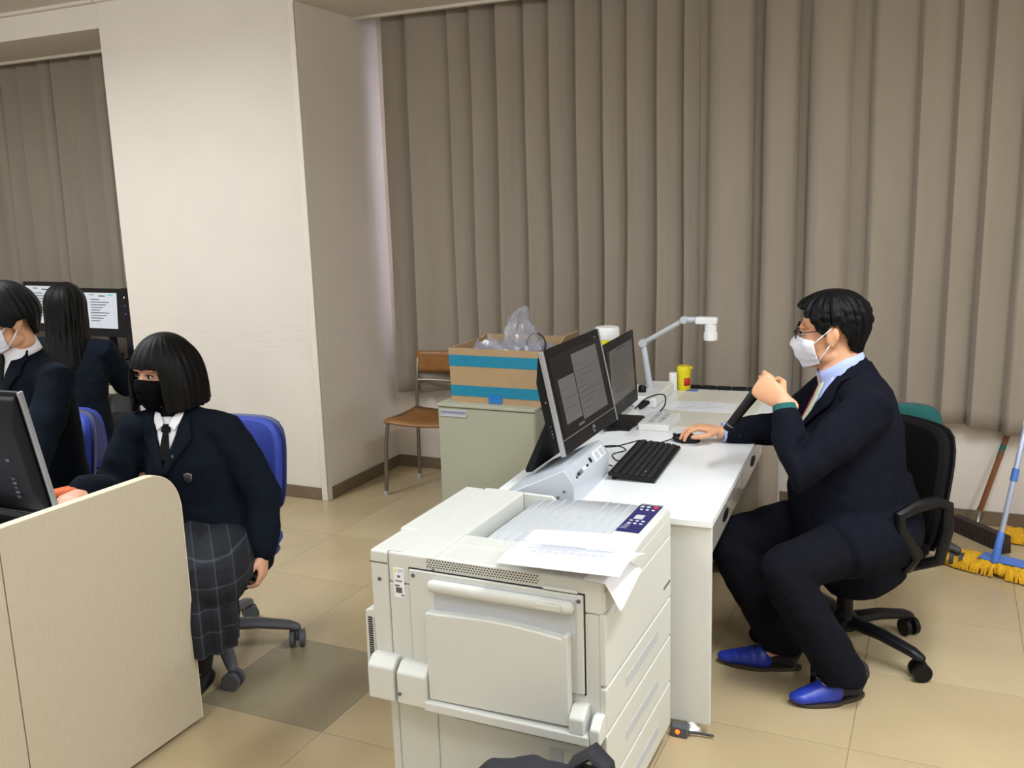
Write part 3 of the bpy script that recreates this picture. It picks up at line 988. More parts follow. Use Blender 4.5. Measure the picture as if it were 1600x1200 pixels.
for z in (.025, .062):
    rows.append([(.0326 * math.cos(R(a)), .0326 * math.sin(R(a)), z) for a in range(-75, -10, 8)])
B().grid(rows).build('red_label', M['redl'], yt, solid=.0008)
wt = tag(B().lathe([(.019, 0), (.020, .003), (.020, .084), (.018, .088), (.010, .089)], n=20).build('white_cylinder', M['white']), 'plain white cylinder standing between the document camera and yellow canister', 'cylinder')
wt.location = dk(-.505, 1.82, DT)

# ------------------------------------------------------------------ steel cabinet and cardboard box
cb = thing('steel_cabinet', 'grey-green steel cabinet under the taped cardboard box', 'cabinet', (-1.812, 3.9, 0))
B().bx(-.238, .238, -.29, .3, .0, .728).build('body', M['cabinet'], cb, bevel=.003)
B().bx(-.24, .24, -.302, .302, .722, .735).build('top', M['cabinet'], cb, bevel=.003)
B().bx(-.233, .233, -.296, -.288, .03, .718).build('front', M['cabinet'], cb, bevel=.002)
lh = B().bx(-.222, -.092, -.300, -.295, .678, .708).build('label_holder', M['tray'], cb, bevel=.001)
B().bx(-.218, -.096, -.3012, -.2995, .693, .705).build('label_card', M['label'], lh)
bxo = thing('cardboard_box', 'open cardboard box with blue tape bands on the steel cabinet', 'box', (-1.78, 3.84, .735))
bw, bd, bh = .222, .185, .245
b = B()
fl = Matrix.Identity(3)
def wallq(pts, th=.006):
    b.grid(pts)
jag = lambda i: .004 * noise.noise(Vector((i * .9, 2.2, 0)))
rows = []
N = 40
per = []
for i in range(N + 1):
    s = i / N * 4
    k, f = int(s) % 4, s - int(s)
    cs_ = [(-bw, -bd), (bw, -bd), (bw, bd), (-bw, bd)]
    a, c = cs_[k], cs_[(k + 1) % 4]
    per.append((a[0] + (c[0] - a[0]) * f, a[1] + (c[1] - a[1]) * f))
for z, fl_ in ((0, .985), (.06, .99), (.13, 1.0), (.20, 1.008), (bh, 1.012)):
    rows.append([(x * fl_, y * fl_, z + (jag(i) + .012 * (y > .15) if z == bh else 0)) for i, (x, y) in enumerate(per)])
B().grid(rows).build('side_walls', M['card'], bxo, solid=.007, smooth=False)
B().bx(-bw * .98, bw * .98, -bd * .98, bd * .98, .001, .008).build('bottom', M['card'], bxo)
for z0, z1 in ((.03, .078), (.165, .215)):
    rows = []
    for z in (z0, z1):
        f = .986 + .11 * z * .95
        rows.append([(x * f * 1.006, y * f * 1.006 - (.003 if y < 0 else -.003), z) for x, y in per])
    B().grid(rows).build('tape_band', M['tape'], bxo, solid=.0015, smooth=False)
B().bx(-.035, .03, -bd - .0045, -bd - .002, .004, .042).build('tape_patch', M['tape2'], bxo)
B().ob((bw + .012, .10, bh + .015), (.006, .16, .06), Matrix.Rotation(R(35), 3, 'Y')).build('torn_flap', M['card'], bxo)
def crumple(label, loc, size, seed, ma, name, zpk=0, hi=.1):
    rows = []
    n = 44
    for i in range(n + 1):
        row = []
        for j in range(n + 1):
            u, v = i / n * 2 - 1, j / n * 2 - 1
            p = Vector((u * 2.2, v * 2.2, seed))
            cell = abs(noise.noise(p)) + .7 * abs(noise.noise(p * 2.3)) + .45 * abs(noise.noise(p * 5)) + .3 * abs(noise.noise(p * 10))
            pk = zpk * max(0, 1 - 1.6 * math.hypot(u - .1, v)) ** .8
            z = hi * cell + pk - .05 * max(abs(u), abs(v)) ** 4
            row.append((loc[0] + u * size[0] * (1 - .35 * pk / max(zpk, .01) * 0) + .03 * noise.noise(p * 1.7 + Vector((3, 3, 3))), loc[1] + v * size[1] + .03 * noise.noise(p * 1.7 + Vector((9, 1, 3))), loc[2] + z))
        rows.append(row)
    o = B().grid(rows).build(name, ma, ang=25)
    return tag(o, label, 'bag')
crumple('crumpled clear plastic bag with tall peak sticking out of the cardboard box', (-1.745, 3.85, .925), (.15, .12), 2.2, M['film'], 'plastic_bag', .21, .08)
crumple('flat crumpled plastic wrap spread across the box contents', (-1.78, 3.82, .925), (.19, .14), 6.1, M['film'], 'plastic_wrap', 0, .085)
crumple('grey crumpled packing film lowest in the cardboard box', (-1.78, 3.84, .875), (.185, .14), 9.7, M['tray'], 'packing_film', 0, .07)
for lb, p0, p1, r_ in (('white paper tube poking out of the plastic in the box', (-1.90, 3.80, .985), (-1.80, 3.78, .955), .016), ('white plastic rod lying at the front of the box', (-1.79, 3.76, .955), (-1.69, 3.72, .945), .014)):
    tag(B().tube([p0, p1], r_, 12, rnd=False).build('white_tube', M['white'], bevel=.002), lb, 'tube')
lo_ = [(-1.66 + .045 * math.cos(R(a)), 3.84, .98 + .05 * math.sin(R(a))) for a in range(-30, 190, 15)]
tag(B().tube(lo_, .004, 8).build('dark_cord', M['broomb']), 'dark looped cord standing up in the cardboard box', 'cord')

# ------------------------------------------------------------------ school chair by the pillar
sc = thing('school_chair', 'wooden school chair with grey tube legs beside the pillar', 'chair', (-2.62, 4.53, 0))
sh = .44
rows = []
for i in range(9):
    y = -.20 + i * .045
    z = sh - .010 * math.sin((i / 8) * math.pi) + (.0 if i else -.012)
    rows.append([(x, y, z - .012 * (1 - (x / .19) ** 2)) for x in [-.19 + .0475 * j for j in range(9)]])
B().grid(rows).build('seat', M['wood'], sc, solid=.012, ang=60)
rows = []
for i in range(6):
    z = .645 + i * .025
    rows.append([(x, .195 - .035 * (1 - (x / .19) ** 2) * -1 - .02, z) for x in [-.185 + .037 * j for j in range(11)]])
B().grid(rows).build('backrest', M['wood'], sc, solid=.011, ang=60)
for sx in (-1, 1):
    B().tube([(sx * .205, -.19, .0), (sx * .195, -.18, .30), (sx * .185, -.165, .415), (sx * .175, -.12, .428), (sx * .17, .1, .425)], .011, 10).build('front_leg', M['steel'], sc)
    B().tube([(sx * .195, .17, .0), (sx * .188, .165, .30), (sx * .182, .165, .55), (sx * .178, .185, .74)], .011, 10).build('rear_leg', M['steel'], sc)
    for y in (-.19, .17):
        B().lathe([(.013, 0), (.014, .004), (.013, .025)], (sx * (.205 if y < 0 else .195), y, 0), 12).build('foot_cap', M['tray'], sc)
B().tube([(-.18, .165, .33), (.18, .165, .33)], .009, 8).build('crossbar', M['steel'], sc)
B().tube([(-.185, .168, .60), (-.10, .19, .60), (.10, .19, .60), (.185, .168, .60)], .008, 8).build('back_bar', M['steel'], sc)

# ------------------------------------------------------------------ task chairs
def pad(wd, ht, th, bend=0, e=4.0, n=36):
    """rounded upholstered slab in the x-z plane facing -y, centred on the origin"""
    b = B()
    def outl(s, y):
        r_ = []
        for j in range(n):
            a = 2 * math.pi * j / n
            cx, cz = math.cos(a), math.sin(a)
            k = (abs(cx) ** e + abs(cz) ** e) ** (-1 / e)
            x, z = cx * k * wd / 2 * s, cz * k * ht / 2 * s
            r_.append(b.bm.verts.new((x, y - bend * (x * x) * 4, z)))
        return r_
    rings = [outl(.02, -th * .55), outl(.5, -th * .55), outl(.8, -th * .52), outl(.94, -th * .40), outl(1, -th * .1), outl(1, th * .2), outl(.95, th * .45), outl(.8, th * .5), outl(.4, th * .5), outl(.02, th * .5)]
    for A, Bq in zip(rings, rings[1:]):
        for j in range(n):
            b.bm.faces.new((A[j], A[(j + 1) % n], Bq[(j + 1) % n], Bq[j]))
    b.bm.faces.new(rings[0][::-1])
    b.bm.faces.new(rings[-1])
    return b
def task_chair(label, loc, rotz, fab, shell, basem, star=0, seat_z=.43, backw=.43, backh=.40, backz=.68, arms=False, group=None, backy=.22, rad=.29):
    t = thing('office_chair', label, 'chair', loc, rotz, group)
    pad(.46, .44, .07).xf(Matrix.Translation((0, 0, seat_z)) @ Matrix.Rotation(R(90), 4, 'X')).build('seat', fab, t)
    pad(.44, .42, .03).xf(Matrix.Translation((0, 0, seat_z - .045)) @ Matrix.Rotation(R(90), 4, 'X')).build('seat_shell', shell, t)
    bm_ = Matrix.Translation((0, backy, backz)) @ Matrix.Rotation(R(-8), 4, 'X')
    pad(backw, backh, .06, .35).xf(bm_).build('backrest', fab, t)
    pad(backw + .012, backh + .012, .025, .35).xf(bm_ @ Matrix.Translation((0, .032, 0))).build('back_shell', shell, t)
    B().tube([(0, .06, seat_z - .06), (0, backy + .03, seat_z - .03), (0, backy + .075, seat_z + .10), (0, backy + .06, backz)], [(.035, .012)] * 4, 12, (1, 0, 0)).build('back_bracket', shell, t)
    B().lathe([(.045, .085), (.045, .13), (.028, .15), (.028, seat_z - .06), (.06, seat_z - .05)], n=18).build('column', basem, t)
    for k in range(5):
        a = R(star) + k * 2 * math.pi / 5 - rotz
        d = Vector((math.cos(a), math.sin(a), 0))
        l_ = B().tube([d * .03 + Vector((0, 0, .115)), d * .15 + Vector((0, 0, .108)), d * (rad - .03) + Vector((0, 0, .088)), d * rad + Vector((0, 0, .076))], [(.030, .024), (.027, .021), (.023, .018), (.019, .016)], 10, d.cross(Vector((0, 0, 1)))).build('base_leg', basem, t)
        cst = d * rad
        side = Matrix.Rotation(R(50 + 37 * k), 3, 'Z') @ d.cross(Vector((0, 0, 1)))
        b = B()
        for q in (-1, 1):
            b.tube([cst + side * q * .010 + Vector((0, 0, .033)), cst + side * q * .027 + Vector((0, 0, .033))], .032, 16, rnd=False)
        b.tube([cst + Vector((0, 0, .03)), cst + Vector((0, 0, .07))], .009, 8)
        b.build('castor', basem, l_)
    if arms:
        for sx in (-1, 1):
            x = sx * .285
            B().tube([(sx * .19, .10, seat_z - .05), (x, .14, seat_z + .0), (x, .165, seat_z + .10), (x, .16, seat_z + .185), (x, .11, seat_z + .205), (x, .03, seat_z + .195), (x, -.025, seat_z + .175), (x, -.02, seat_z + .13), (x, .05, seat_z + .03), (sx * .22, .07, seat_z - .04)],
                     [(.019, .021)] * 10, 10, (1, 0, 0)).build('armrest', M['black'], t)
    return t
task_chair('black fabric office chair with loop armrests under the suited man', (-.27, 3.33, 0), R(-48), M['blackfab'], M['blackm'], M['black'], star=-28, arms=True, backz=.60, backh=.43, backw=.46, seat_z=.42, backy=.25)
task_chair('teal office chair standing empty behind the seated man', (-.185, 4.33, 0), R(174), M['grey'], M['teal'], M['grey2'], star=-80, seat_z=.42, backz=.60, backh=.29, backw=.42, backy=.17)
task_chair('blue office chair with grey star base under the bobbed girl', (-2.385, 2.47, 0), R(6), M['blue'], M['bluepl'], M['grey'], star=-38, seat_z=.42, backz=.665, backh=.36, backw=.42, backy=.245)
task_chair('blue office chair behind the boy in the white mask', (-3.335, 2.46, 0), R(-4), M['blue'], M['bluepl'], M['grey'], star=-20, seat_z=.43, backz=.64, backh=.34, backw=.40, backy=.23)
task_chair('blue office chair under the long-haired girl at the window', (-3.92, 3.30, 0), R(200), M['blue'], M['bluepl'], M['grey'], star=10, seat_z=.43, backz=.57, backh=.30, backw=.42, backy=.26)

# ------------------------------------------------------------------ student desk with wood-grain end panel
sd = thing('student_desk', 'wood-grain student desk with tall rounded end panel', 'desk', (-2.10, 2.08, 0))
def endpoly(y0, y1, rounded):
    if not rounded:
        return [(y0, .02), (y1, .02), (y1, .858), (y0, .862)]
    arc = [(-.002 - .115 * (1 - math.cos(R(a))), .73 + .122 * math.sin(R(a))) for a in range(0, 91, 9)]
    return [(y0, .02), (0, .02), (0, .73)] + arc[1:] + [(y0, .858)]
B().prism(endpoly(-.606, 0, True), 'x', -.028, 0).build('end_panel', M['lam'], sd, bevel=.0015)
B().prism(endpoly(-1.5, -.609, False), 'x', -.028, 0).build('end_panel', M['lam'], sd, bevel=.0015)
ed = B()
arc = [(-.002 - .115 * (1 - math.cos(R(a))), .73 + .122 * math.sin(R(a))) for a in range(0, 91, 9)]
for p, q in zip([(0, .02), (0, .73)] + arc[1:] + [(-.606, .858)], [(0, .73)] + arc[1:] + [(-.606, .858), (-1.5, .862)]):
    d = (Vector(q) - Vector(p))
    nrm = Vector((-d.y, d.x)).normalized() * -.0022
    if d.length > 1e-5:
        ed.prism([p, q, (q[0] - nrm.x * -1, q[1] - nrm.y * -1), (p[0] - nrm.x * -1, p[1] - nrm.y * -1)], 'x', -.0285, .0005)
ed.build('edge_band', M['lamedge'], sd)
B().bx(-2.6, -.028, -.75, -.09, .675, .70).build('desktop', M['desk'], sd, bevel=.003)
B().bx(-2.6, -.028, -.78, -.75, .05, .86).build('divider', M['lam'], sd, bevel=.002)
B().bx(-2.6, -2.572, -.75, 0, .02, .70).build('far_leg_panel', M['lam'], sd)
mon3, _ = monitor('black monitor seen from behind with silver edge on the wood-grain desk', (-2.665, 1.87, .70), R(180) + R(2), .56, .40, 11, stand='base', content='lit', zlift=.035)
for k, (z, c_) in enumerate(((.20, 'grey'), (.14, 'grey2'), (.125, 'grey'), (.11, 'grey2'), (.095, 'grey'), (.08, 'grey2'))):
    p = Matrix.Translation((0, 0, .035)) @ Matrix.Rotation(-R(11), 4, 'X') @ Vector((-.205, .0525, z))
    B().ob(p, (.014, .004, .008), Matrix.Rotation(-R(11), 3, 'X')).build('port', M[c_], mon3)
kb2 = thing('keyboard', 'dark keyboard in front of the bobbed girl on the student desk', 'keyboard', (-2.62, 1.96, .70), R(180))
B().bx(-.2, .2, -.03, .06, 0, .014).build('case', M['blackm'], kb2, bevel=.003)
b = B()
for r_ in range(4):
    for i in range(19):
        b.bx(-.19 + i * .02, -.173 + i * .02, -.025 + r_ * .02, -.008 + r_ * .02, .013, .018)
tag(b.build('keys', M['key'], kb2), kind='stuff')
nb = tag(B().bx(-.10, .10, -.09, .09, 0, .014).build('notebook', M['navyp'], bevel=.003), 'dark blue notebook on the student desk behind the monitor back', 'notebook')
nb.location = (-2.72, 1.62, .70)
B().bx(-.09, .09, -.08, .08, .014, .016).build('cover_label', M['bluetab'], nb)

# ------------------------------------------------------------------ window-bay desk with monitors
wd_ = thing('window_desk', 'long dark desk along the window bay behind the students', 'desk', (-5.9, 4.28, 0))
B().bx(-1.4, 1.45, -.33, .33, .68, .71).build('desktop', M['grey2'], wd_, bevel=.003)
for x in (-1.38, 0, 1.42):
    B().bx(x - .015, x + .015, -.3, .3, 0, .68).build('leg_panel', M['grey2'], wd_)
B().bx(-1.38, 1.42, .30, .315, .15, .68).build('back_panel', M['grey2'], wd_)
monitor('back-row monitor with bright blank page behind the boy', (-5.28, 4.24, .71), R(-4), .48, .32, 6, silver=False, stand='base', content='lit', depth=.04, zlift=.165)
mm, _ = monitor('back-row monitor with lines of text beside the pillar', (-4.745, 4.22, .71), R(-2), .46, .30, 4, silver=False, stand='base', content='lit', depth=.04, zlift=.15)
monitor('back-row monitor cut by the left edge of the picture', (-5.85, 4.30, .71), R(-6), .50, .32, 6, silver=False, stand='base', content='lit', depth=.04, zlift=.145)
cpu = thing('computer_tower', 'dark upright computer tower wedged between monitor and pillar', 'computer', (-4.475, 4.24, .71))
B().bx(-.03, .03, -.08, .08, 0, .46).build('case', M['black'], cpu, bevel=.004)
for k in range(3):
    B().bx(-.012, -.005, -.083, -.079, .40 - k * .05, .41 - k * .05).build('indicator', M['bluetab'] if k else M['white'], cpu)
tb = thing('desktop_printer', 'low dark printer on the window desk behind the long-haired girl', 'printer', (-4.62, 4.0, .71))
B().bx(-.13, .11, -.06, .14, 0, .075).build('body', M['black'], tb, bevel=.008)
B().bx(-.12, .10, -.065, -.055, .03, .036).build('slot', M['silver'], tb)
pp = tag(B().ob((0, 0, .006), (.18, .14, .010), Matrix.Rotation(R(4), 3, 'X')).build('paper_stack', M['paper']), 'white papers lying on the low dark printer by the pillar', 'paper')
pp.location = (-4.62, 4.03, .787)
pp2 = tag(B().bx(-.07, .07, -.05, .05, 0, .05).build('grey_drive', M['cabinet'], bevel=.006), 'small grey box on a shelf under the window desk', 'box')
pp2.location = (-4.52, 4.02, .56)
shf = tag(B().bx(-.2, .09, -.08, .2, 0, .015).build('shelf_board', M['grey2']), 'dark shelf board under the window desk holding the grey box', 'shelf')
shf.location = (-4.56, 4.02, .545)

# ------------------------------------------------------------------ mops and broom
def mop(label, loc, rotz, sx, sy, hpts, group=None, seed=1):
    t = thing('flat_mop', label, 'mop', loc, rotz, group)
    b = B()
    for k in range(7):
        b.ell((-sx + 2 * sx * (k + .5) / 7, 0, .03), (sx / 4.6, sy, .034))
    me = blob(b, .009, 1, .010, .016)
    link('yarn_head', me, M['mopy'], t, ang=180)
    b = B()
    rr = random.Random(seed)
    for k in range(380):
        a = rr.uniform(0, 2 * math.pi)
        x, y = sx * .97 * math.cos(a) * abs(math.cos(a)) ** -.4, sy * math.sin(a) * abs(math.sin(a) + 1e-3) ** -.4
        x = max(-sx, min(sx, x))
        y = max(-sy, min(sy, y))
        b.tube([(x * .82, y * .75, .05), (x * .96, y * .95, .036), (x * 1.0 + rr.uniform(-.006, .006), y * 1.04, .010)], .0052, 5)
    tag(b.build('yarn_fringe', M['mopy'], t), kind='stuff')
    B().bx(-.095, .095, -.04, .04, .058, .068).build('plate', M['mopb'], t, bevel=.004)
    P = [Vector(q) for q in hpts]
    d = (P[1] - P[0]).normalized()
    B().tube([P[0] - d * .015, P[0] + d * .10], [.017, .015], 12).build('socket', M['mopb'], t)
    B().tube([P[0] + d * .08, P[1]], .0115, 12).build('handle', M['mopt'], t)
    B().tube([P[0] + d * .33, P[0] + d * .385], .015, 12, rnd=False).build('clamp', M['mopb'], t, bevel=.002)
    B().tube([P[1], P[1] + d * .05], .014, 12).build('end_cap', M['white'], t)
    return t
def mop_local(loc, rotz, wpts):
    mi = Matrix.Rotation(-rotz, 3, 'Z')
    return [mi @ (Vector(p) - Vector(loc)) for p in wpts]
L1 = (.285, 4.265, 0)
mop('yellow yarn flat mop with blue plate lying nearest on the floor', L1, R(-20), .25, .075, mop_local(L1, R(-20), [(.248, 4.255, .075), (.337, 4.42, .62)]), 'yellow flat mops')
L2 = (.475, 4.70, 0)
mop('yellow flat mop further back behind the nearest one', L2, R(-3), .19, .055, mop_local(L2, R(-3), [(.475, 4.70, .075), (.60, 4.76, .75)]), 'yellow flat mops', 2)
br = thing('broom', 'dark-headed broom with brown stick leaning under the curtain', 'broom', (.20, 4.65, 0))
dv = Vector((.207, -.239, 0)).normalized()
rm = Matrix.Rotation(math.atan2(dv.y, dv.x), 3, 'Z')
B().ob((0, 0, .055), (.32, .045, .05), rm).build('head', M['broomb'], br, bevel=.006)
b = B()
for k in range(60):
    q = rm @ Vector((-.155 + .31 * (k % 20) / 19, -.016 + .016 * (k // 20), 0))
    b.tube([q + Vector((0, 0, .04)), q * 1.03 + Vector((0, 0, .002))], .007, 5)
tag(b.build('bristles', M['broomb'], br), kind='stuff')
B().tube([(-.01, .10, .06), (-.003, .15, .11)], .012, 10).build('metal_socket', M['steel'], br)
B().tube([(-.005, .14, .09), (.093, .215, .45), (.20, .235, .95)], .0125, 10).build('stick', M['broomw'], br)
B().tube([(.066, .196, .35), (.083, .208, .415)], .0133, 10, rnd=False).build('green_band', M['teal'], br)

# ------------------------------------------------------------------ bag in front of the printer
bg_ = thing('shoulder_bag', 'black cloth bag standing on the floor in front of printer', 'bag', (-.76, 1.755, 0))
b = B().ell((-.02, 0, .20), (.19, .085, .18)).ell((-.10, -.01, .25), (.09, .075, .12)).ell((.08, .01, .27), (.09, .075, .12))
b.bx(-.16, .15, -.07, .07, .0, .25)
link('bag_body', blob(b, .010, 6, .010, .07), M['bag'], bg_, ang=180)
B().tube([(.04, 0, .34), (.065, .02, .385), (.10, .03, .412), (.135, .02, .39), (.15, .01, .32), (.14, 0, .25)], [(.032, .014)] * 6, 10, (0, 1, 0)).build('strap', M['bag'], bg_)

# ------------------------------------------------------------------ people
def V(*a):
    return Vector(a)

class Person:
    def __init__(s, label, base, skin='skin'):
        s.base = Vector(base)
        s.root = thing('person', label, 'person', base)
        s.skin = M[skin]
    def part(s, name, me_or_b, ma, parent=None, **k):
        me = me_or_b.mesh(name) if isinstance(me_or_b, B) else me_or_b
        me.name = name
        me.transform(Matrix.Translation(-s.base))
        return link(name, me, ma, parent or s.root, **k)

def head_matrix(c, d, pitch=0, tilt=0):
    d = Vector((d[0], d[1], 0)).normalized()
    y = -d
    z = V(0, 0, 1)
    x = y.cross(z)
    m_ = Matrix.Identity(4)
    for i in range(3):
        m_[i][0], m_[i][1], m_[i][2] = x[i], y[i], z[i]
    m_ = m_ @ Matrix.Rotation(R(pitch), 4, 'X') @ Matrix.Rotation(R(tilt), 4, 'Y')
    m_.translation = Vector(c)
    return m_

def add_head(b, H, k=1.0, ears=True):
    r3 = H.to_3x3()
    def e(c, r, rot=None):
        b.ell(H @ (Vector(c) * k), [q * k for q in r], r3 @ rot if rot else r3, 20, 14)
    e((0, .014, .032), (.076, .096, .090))
    e((0, -.030, -.030), (.062, .066, .082))
    e((0, -.048, -.080), (.040, .040, .034))
    e((0, -.073, -.098), (.020, .018, .016))
    for sx in (-1, 1):
        e((sx * .040, -.052, -.028), (.026, .030, .030))            # cheek
        e((sx * .030, -.078, .030), (.028, .014, .010))             # brow ridge
        e((sx * .048, -.005, -.070), (.018, .040, .026))            # jaw
        if ears:
            e((sx * .080, .012, -.006), (.009, .021, .032), Matrix.Rotation(R(-12), 3, 'X'))
            e((sx * .078, .008, -.032), (.008, .010, .012))
            e((sx * .086, .022, .002), (.006, .012, .022))
        e((sx * .011, -.100, -.036), (.009, .011, .008))            # nostril wing
    b.tube([H @ (V(0, -.086, .014) * k), H @ (V(0, -.097, -.008) * k), H @ (V(0, -.107, -.030) * k)], [.008 * k, .009 * k, .011 * k], 10)
    e((0, -.093, -.062), (.022, .010, .006))
    e((0, -.090, -.072), (.020, .010, .007))

def add_hand(b, wr, f, n, right, curls, thumb, k=1.0, spread=.0):
    f = Vector(f).normalized()
    n = Vector(n)
    n = (n - f * n.dot(f)).normalized()
    t = f.cross(n) if right else n.cross(f)
    wr = Vector(wr)
    b.tube([wr - f * .03, wr, wr + f * .035 * k, wr + f * .075 * k, wr + f * .090 * k], [(.026 * k, .019 * k), (.027 * k, .017 * k), (.036 * k, .016 * k), (.041 * k, .014 * k), (.039 * k, .010 * k)], 16, t)
    b.ell(wr + (f * .035 + t * .022 + n * .008) * k, (.018 * k, .018 * k, .018 * k))
    for i, (off, y0, L) in enumerate(((.031, .086, .072), (.0105, .091, .080), (-.0105, .088, .074), (-.031, .078, .058))):
        p = wr + (f * y0 + t * off) * k
        pts = [p - f * .02 * k, p]
        ang = 0
        c = curls[i] if isinstance(curls[0], (tuple, list)) else curls
        for a, seg in zip(c, (.45, .31, .24)):
            ang += R(a)
            dirv = f * math.cos(ang) + n * math.sin(ang) + t * spread * (1.5 - i) * .3
            p = p + dirv.normalized() * L * seg * k
            pts.append(p)
        b.tube(pts, [.0098 * k, .0096 * k, .0088 * k, .008 * k, .0068 * k], 10)
    q = wr + (f * .020 + t * .020) * k
    pts = [q]
    for (tf, tt, tn), L in zip(thumb, (.045, .034, .028)):
        dv_ = (f * tf + t * tt + n * tn).normalized()
        pts.append(pts[-1] + dv_ * L * k)
    b.tube(pts, [.013 * k, .0115 * k, .0105 * k, .008 * k], 10)

def hair(P, H, name, ma, hem, vol=.014, flare=None, ridge=.004, freq=9, seed=0, k=1.0, nt=112, nz=30, rad=(.076, .096, .090), thick=.012):
    a, b_, c = [(q + vol) for q in rad]
    rows = []
    for i in range(nz + 1):
        s = i / nz
        row = []
        for j in range(nt + 1):
            th = -math.pi + 2 * math.pi * j / nt
            hz = hem(th)
            hz += .006 * noise.noise(V(math.cos(th) * freq * 1.3, math.sin(th) * freq * 1.3, seed))
            zc_ = .032
            if hz > zc_:
                amax = math.acos(max(-1, min(1, (hz - zc_) / c)))
                L = amax * c
            else:
                L = math.pi / 2 * c + (zc_ - hz)
            l = L * (s ** .9)
            if l < math.pi / 2 * c:
                q = l / c
                rr, z = math.sin(q), zc_ + c * math.cos(q)
            else:
                rr, z = 1, zc_ - (l - math.pi / 2 * c)
            rg = ridge * (noise.noise(V(math.cos(th) * freq, math.sin(th) * freq, z * 5 + seed)) + .6 * noise.noise(V(math.cos(th) * freq * 2.7, math.sin(th) * freq * 2.7, z * 8 + seed))) * min(1, rr * 1.4)
            ex = (flare(th, z) if flare else 0) + rg
            x = math.sin(th) * (a + ex) * rr
            y = -math.cos(th) * (b_ + ex) * rr
            if z < zc_:
                y = y + .10 * (zc_ - z) * max(0, -math.cos(th)) * -.35
            row.append(H @ (V(x, y + .014, z) * k))
        rows.append(row)
    return P.part(name, B().grid(rows), ma, solid=thick * k, ang=180)

def mask(P, H, bvh, ma, zt=.002, zb=-.112, th=62, k=1.0, loops=True, pleat=0, loop_ma=None, both=True):
    NZ, NT = 14, 22
    rg = []
    r3 = H.to_3x3()
    for i in range(NZ + 1):
        z = zt + (zb - zt) * i / NZ
        row = []
        for j in range(NT + 1):
            t = R(-th + 2 * th * j / NT)
            # the upper edge dips to the sides of the nose
            zz = z - (.016 * abs(t / R(th)) ** 1.2 if i < 5 else .016 * abs(t / R(th)) ** 1.2 * (1 - (i - 5) / (NZ - 5) * 2.2))
            dr = V(math.sin(t), -math.cos(t), 0)
            o = H @ ((V(0, 0, zz) + dr * .145) * k)
            hit = bvh.ray_cast(o, r3 @ -dr)
            r_ = (.145 * k - hit[3]) if hit[0] is not None and hit[3] < .12 * k else .06 * k
            row.append([r_, zz, dr])
        rg.append(row)
    for it in range(10):
        new = [[q[0] for q in row] for row in rg]
        for i in range(NZ + 1):
            for j in range(NT + 1):
                nb_ = [rg[x][y][0] for x, y in ((i - 1, j), (i + 1, j), (i, j - 1), (i, j + 1)) if 0 <= x <= NZ and 0 <= y <= NT]
                new[i][j] = max(rg[i][j][0], sum(nb_) / len(nb_))
        for i in range(NZ + 1):
            for j in range(NT + 1):
                rg[i][j][0] = new[i][j]
    rows = []
    for i, row in enumerate(rg):
        rows.append([H @ ((V(0, 0, zz) + dr * (r_ / k + .0045 + pleat * (i % 4 == 2) + .010 * math.sin(math.pi * i / NZ) * dr.y ** 2)) * k) for r_, zz, dr in row])
    mk = P.part('mask', B().grid(rows), ma, solid=.0025, ang=180)
    if loops:
        for sx, col in ((-1, 0), (1, -1)):
            for i in (1, NZ - 2):
                p = rows[i][col]
                e0 = H @ (V(sx * .084, .012 if i == 1 else .0, .022 if i == 1 else -.036) * k)
                mid = (p + e0) / 2 + r3 @ V(sx * .006, 0, 0)
                P.part('ear_loop', B().tube([p, mid, e0], .0024, 6), loop_ma or ma, mk)
    return mk

def eyes(P, H, k=1.0, brows=True):
    for sx in (-1, 1):
        c = V(sx * .031, -.0805, .006) * k
        ey = P.part('eye', B().ell(H @ c, (.0125 * k, .010 * k, .0062 * k), H.to_3x3()), M['eye'])
        P.part('iris', B().ell(H @ (c + V(0, -.0078 * k, 0)), (.0068 * k, .003 * k, .0060 * k), H.to_3x3(), 12, 8), M['iris'], ey)
        P.part('upper_lid', B().tube([H @ (V(sx * x, y, z) * k) for x, y, z in ((.016, -.0885, .010), (.024, -.0925, .0145), (.036, -.0915, .0150), (.046, -.083, .009))], [(.0022, .003)] * 4, 6), M['iris'], ey)
        if brows:
            P.part('eyebrow', B().tube([H @ (V(sx * x, y, z) * k) for x, y, z in ((.014, -.094, .030), (.030, -.094, .036), (.048, -.084, .032))], [(.002, .004), (.003, .005), (.0015, .003)], 6), M['hair'])

class Chest:
    """flat chest frame for patches that lie on the jacket"""
    def __init__(s, bvh, o, d, left):
        s.b, s.o = bvh, Vector(o)
        s.d = Vector(d).normalized()
        s.l = Vector(left).normalized()
        s.u = s.d.cross(s.l) * 1
        if s.u.z < 0:
            s.u = -s.u
    def at(s, u, v, off):
        p = s.o + s.l * u + s.u * v
        hit = s.b.ray_cast(p + s.d * .5, -s.d, 1.0)
        q = hit[0] if hit[0] is not None else p
        return q + s.d * off
    def patch(s, rows, off, n=8):
        """rows of (v at left end, u left, v at right end, u right)"""
        out = []
        for r0, r1 in zip(rows, rows[1:]):
            for k in range(4):
                t = k / 4
                out.append([a + (c - a) * t for a, c in zip(r0, r1)])
        out.append(list(rows[-1]))
        g_ = []
        for v0, u0, v1, u1 in out:
            g_.append([s.at(u0 + (u1 - u0) * j / n, v0 + (v1 - v0) * j / n, off) for j in range(n + 1)])
        # soften the projected depth
        for it in range(2):
            for i in range(1, len(g_) - 1):
                for j in range(1, n):
                    m_ = (g_[i - 1][j] + g_[i + 1][j] + g_[i][j - 1] + g_[i][j + 1]) / 4
                    g_[i][j] += s.d * max(0, (m_ - g_[i][j]).dot(s.d))
        return B().grid(g_)

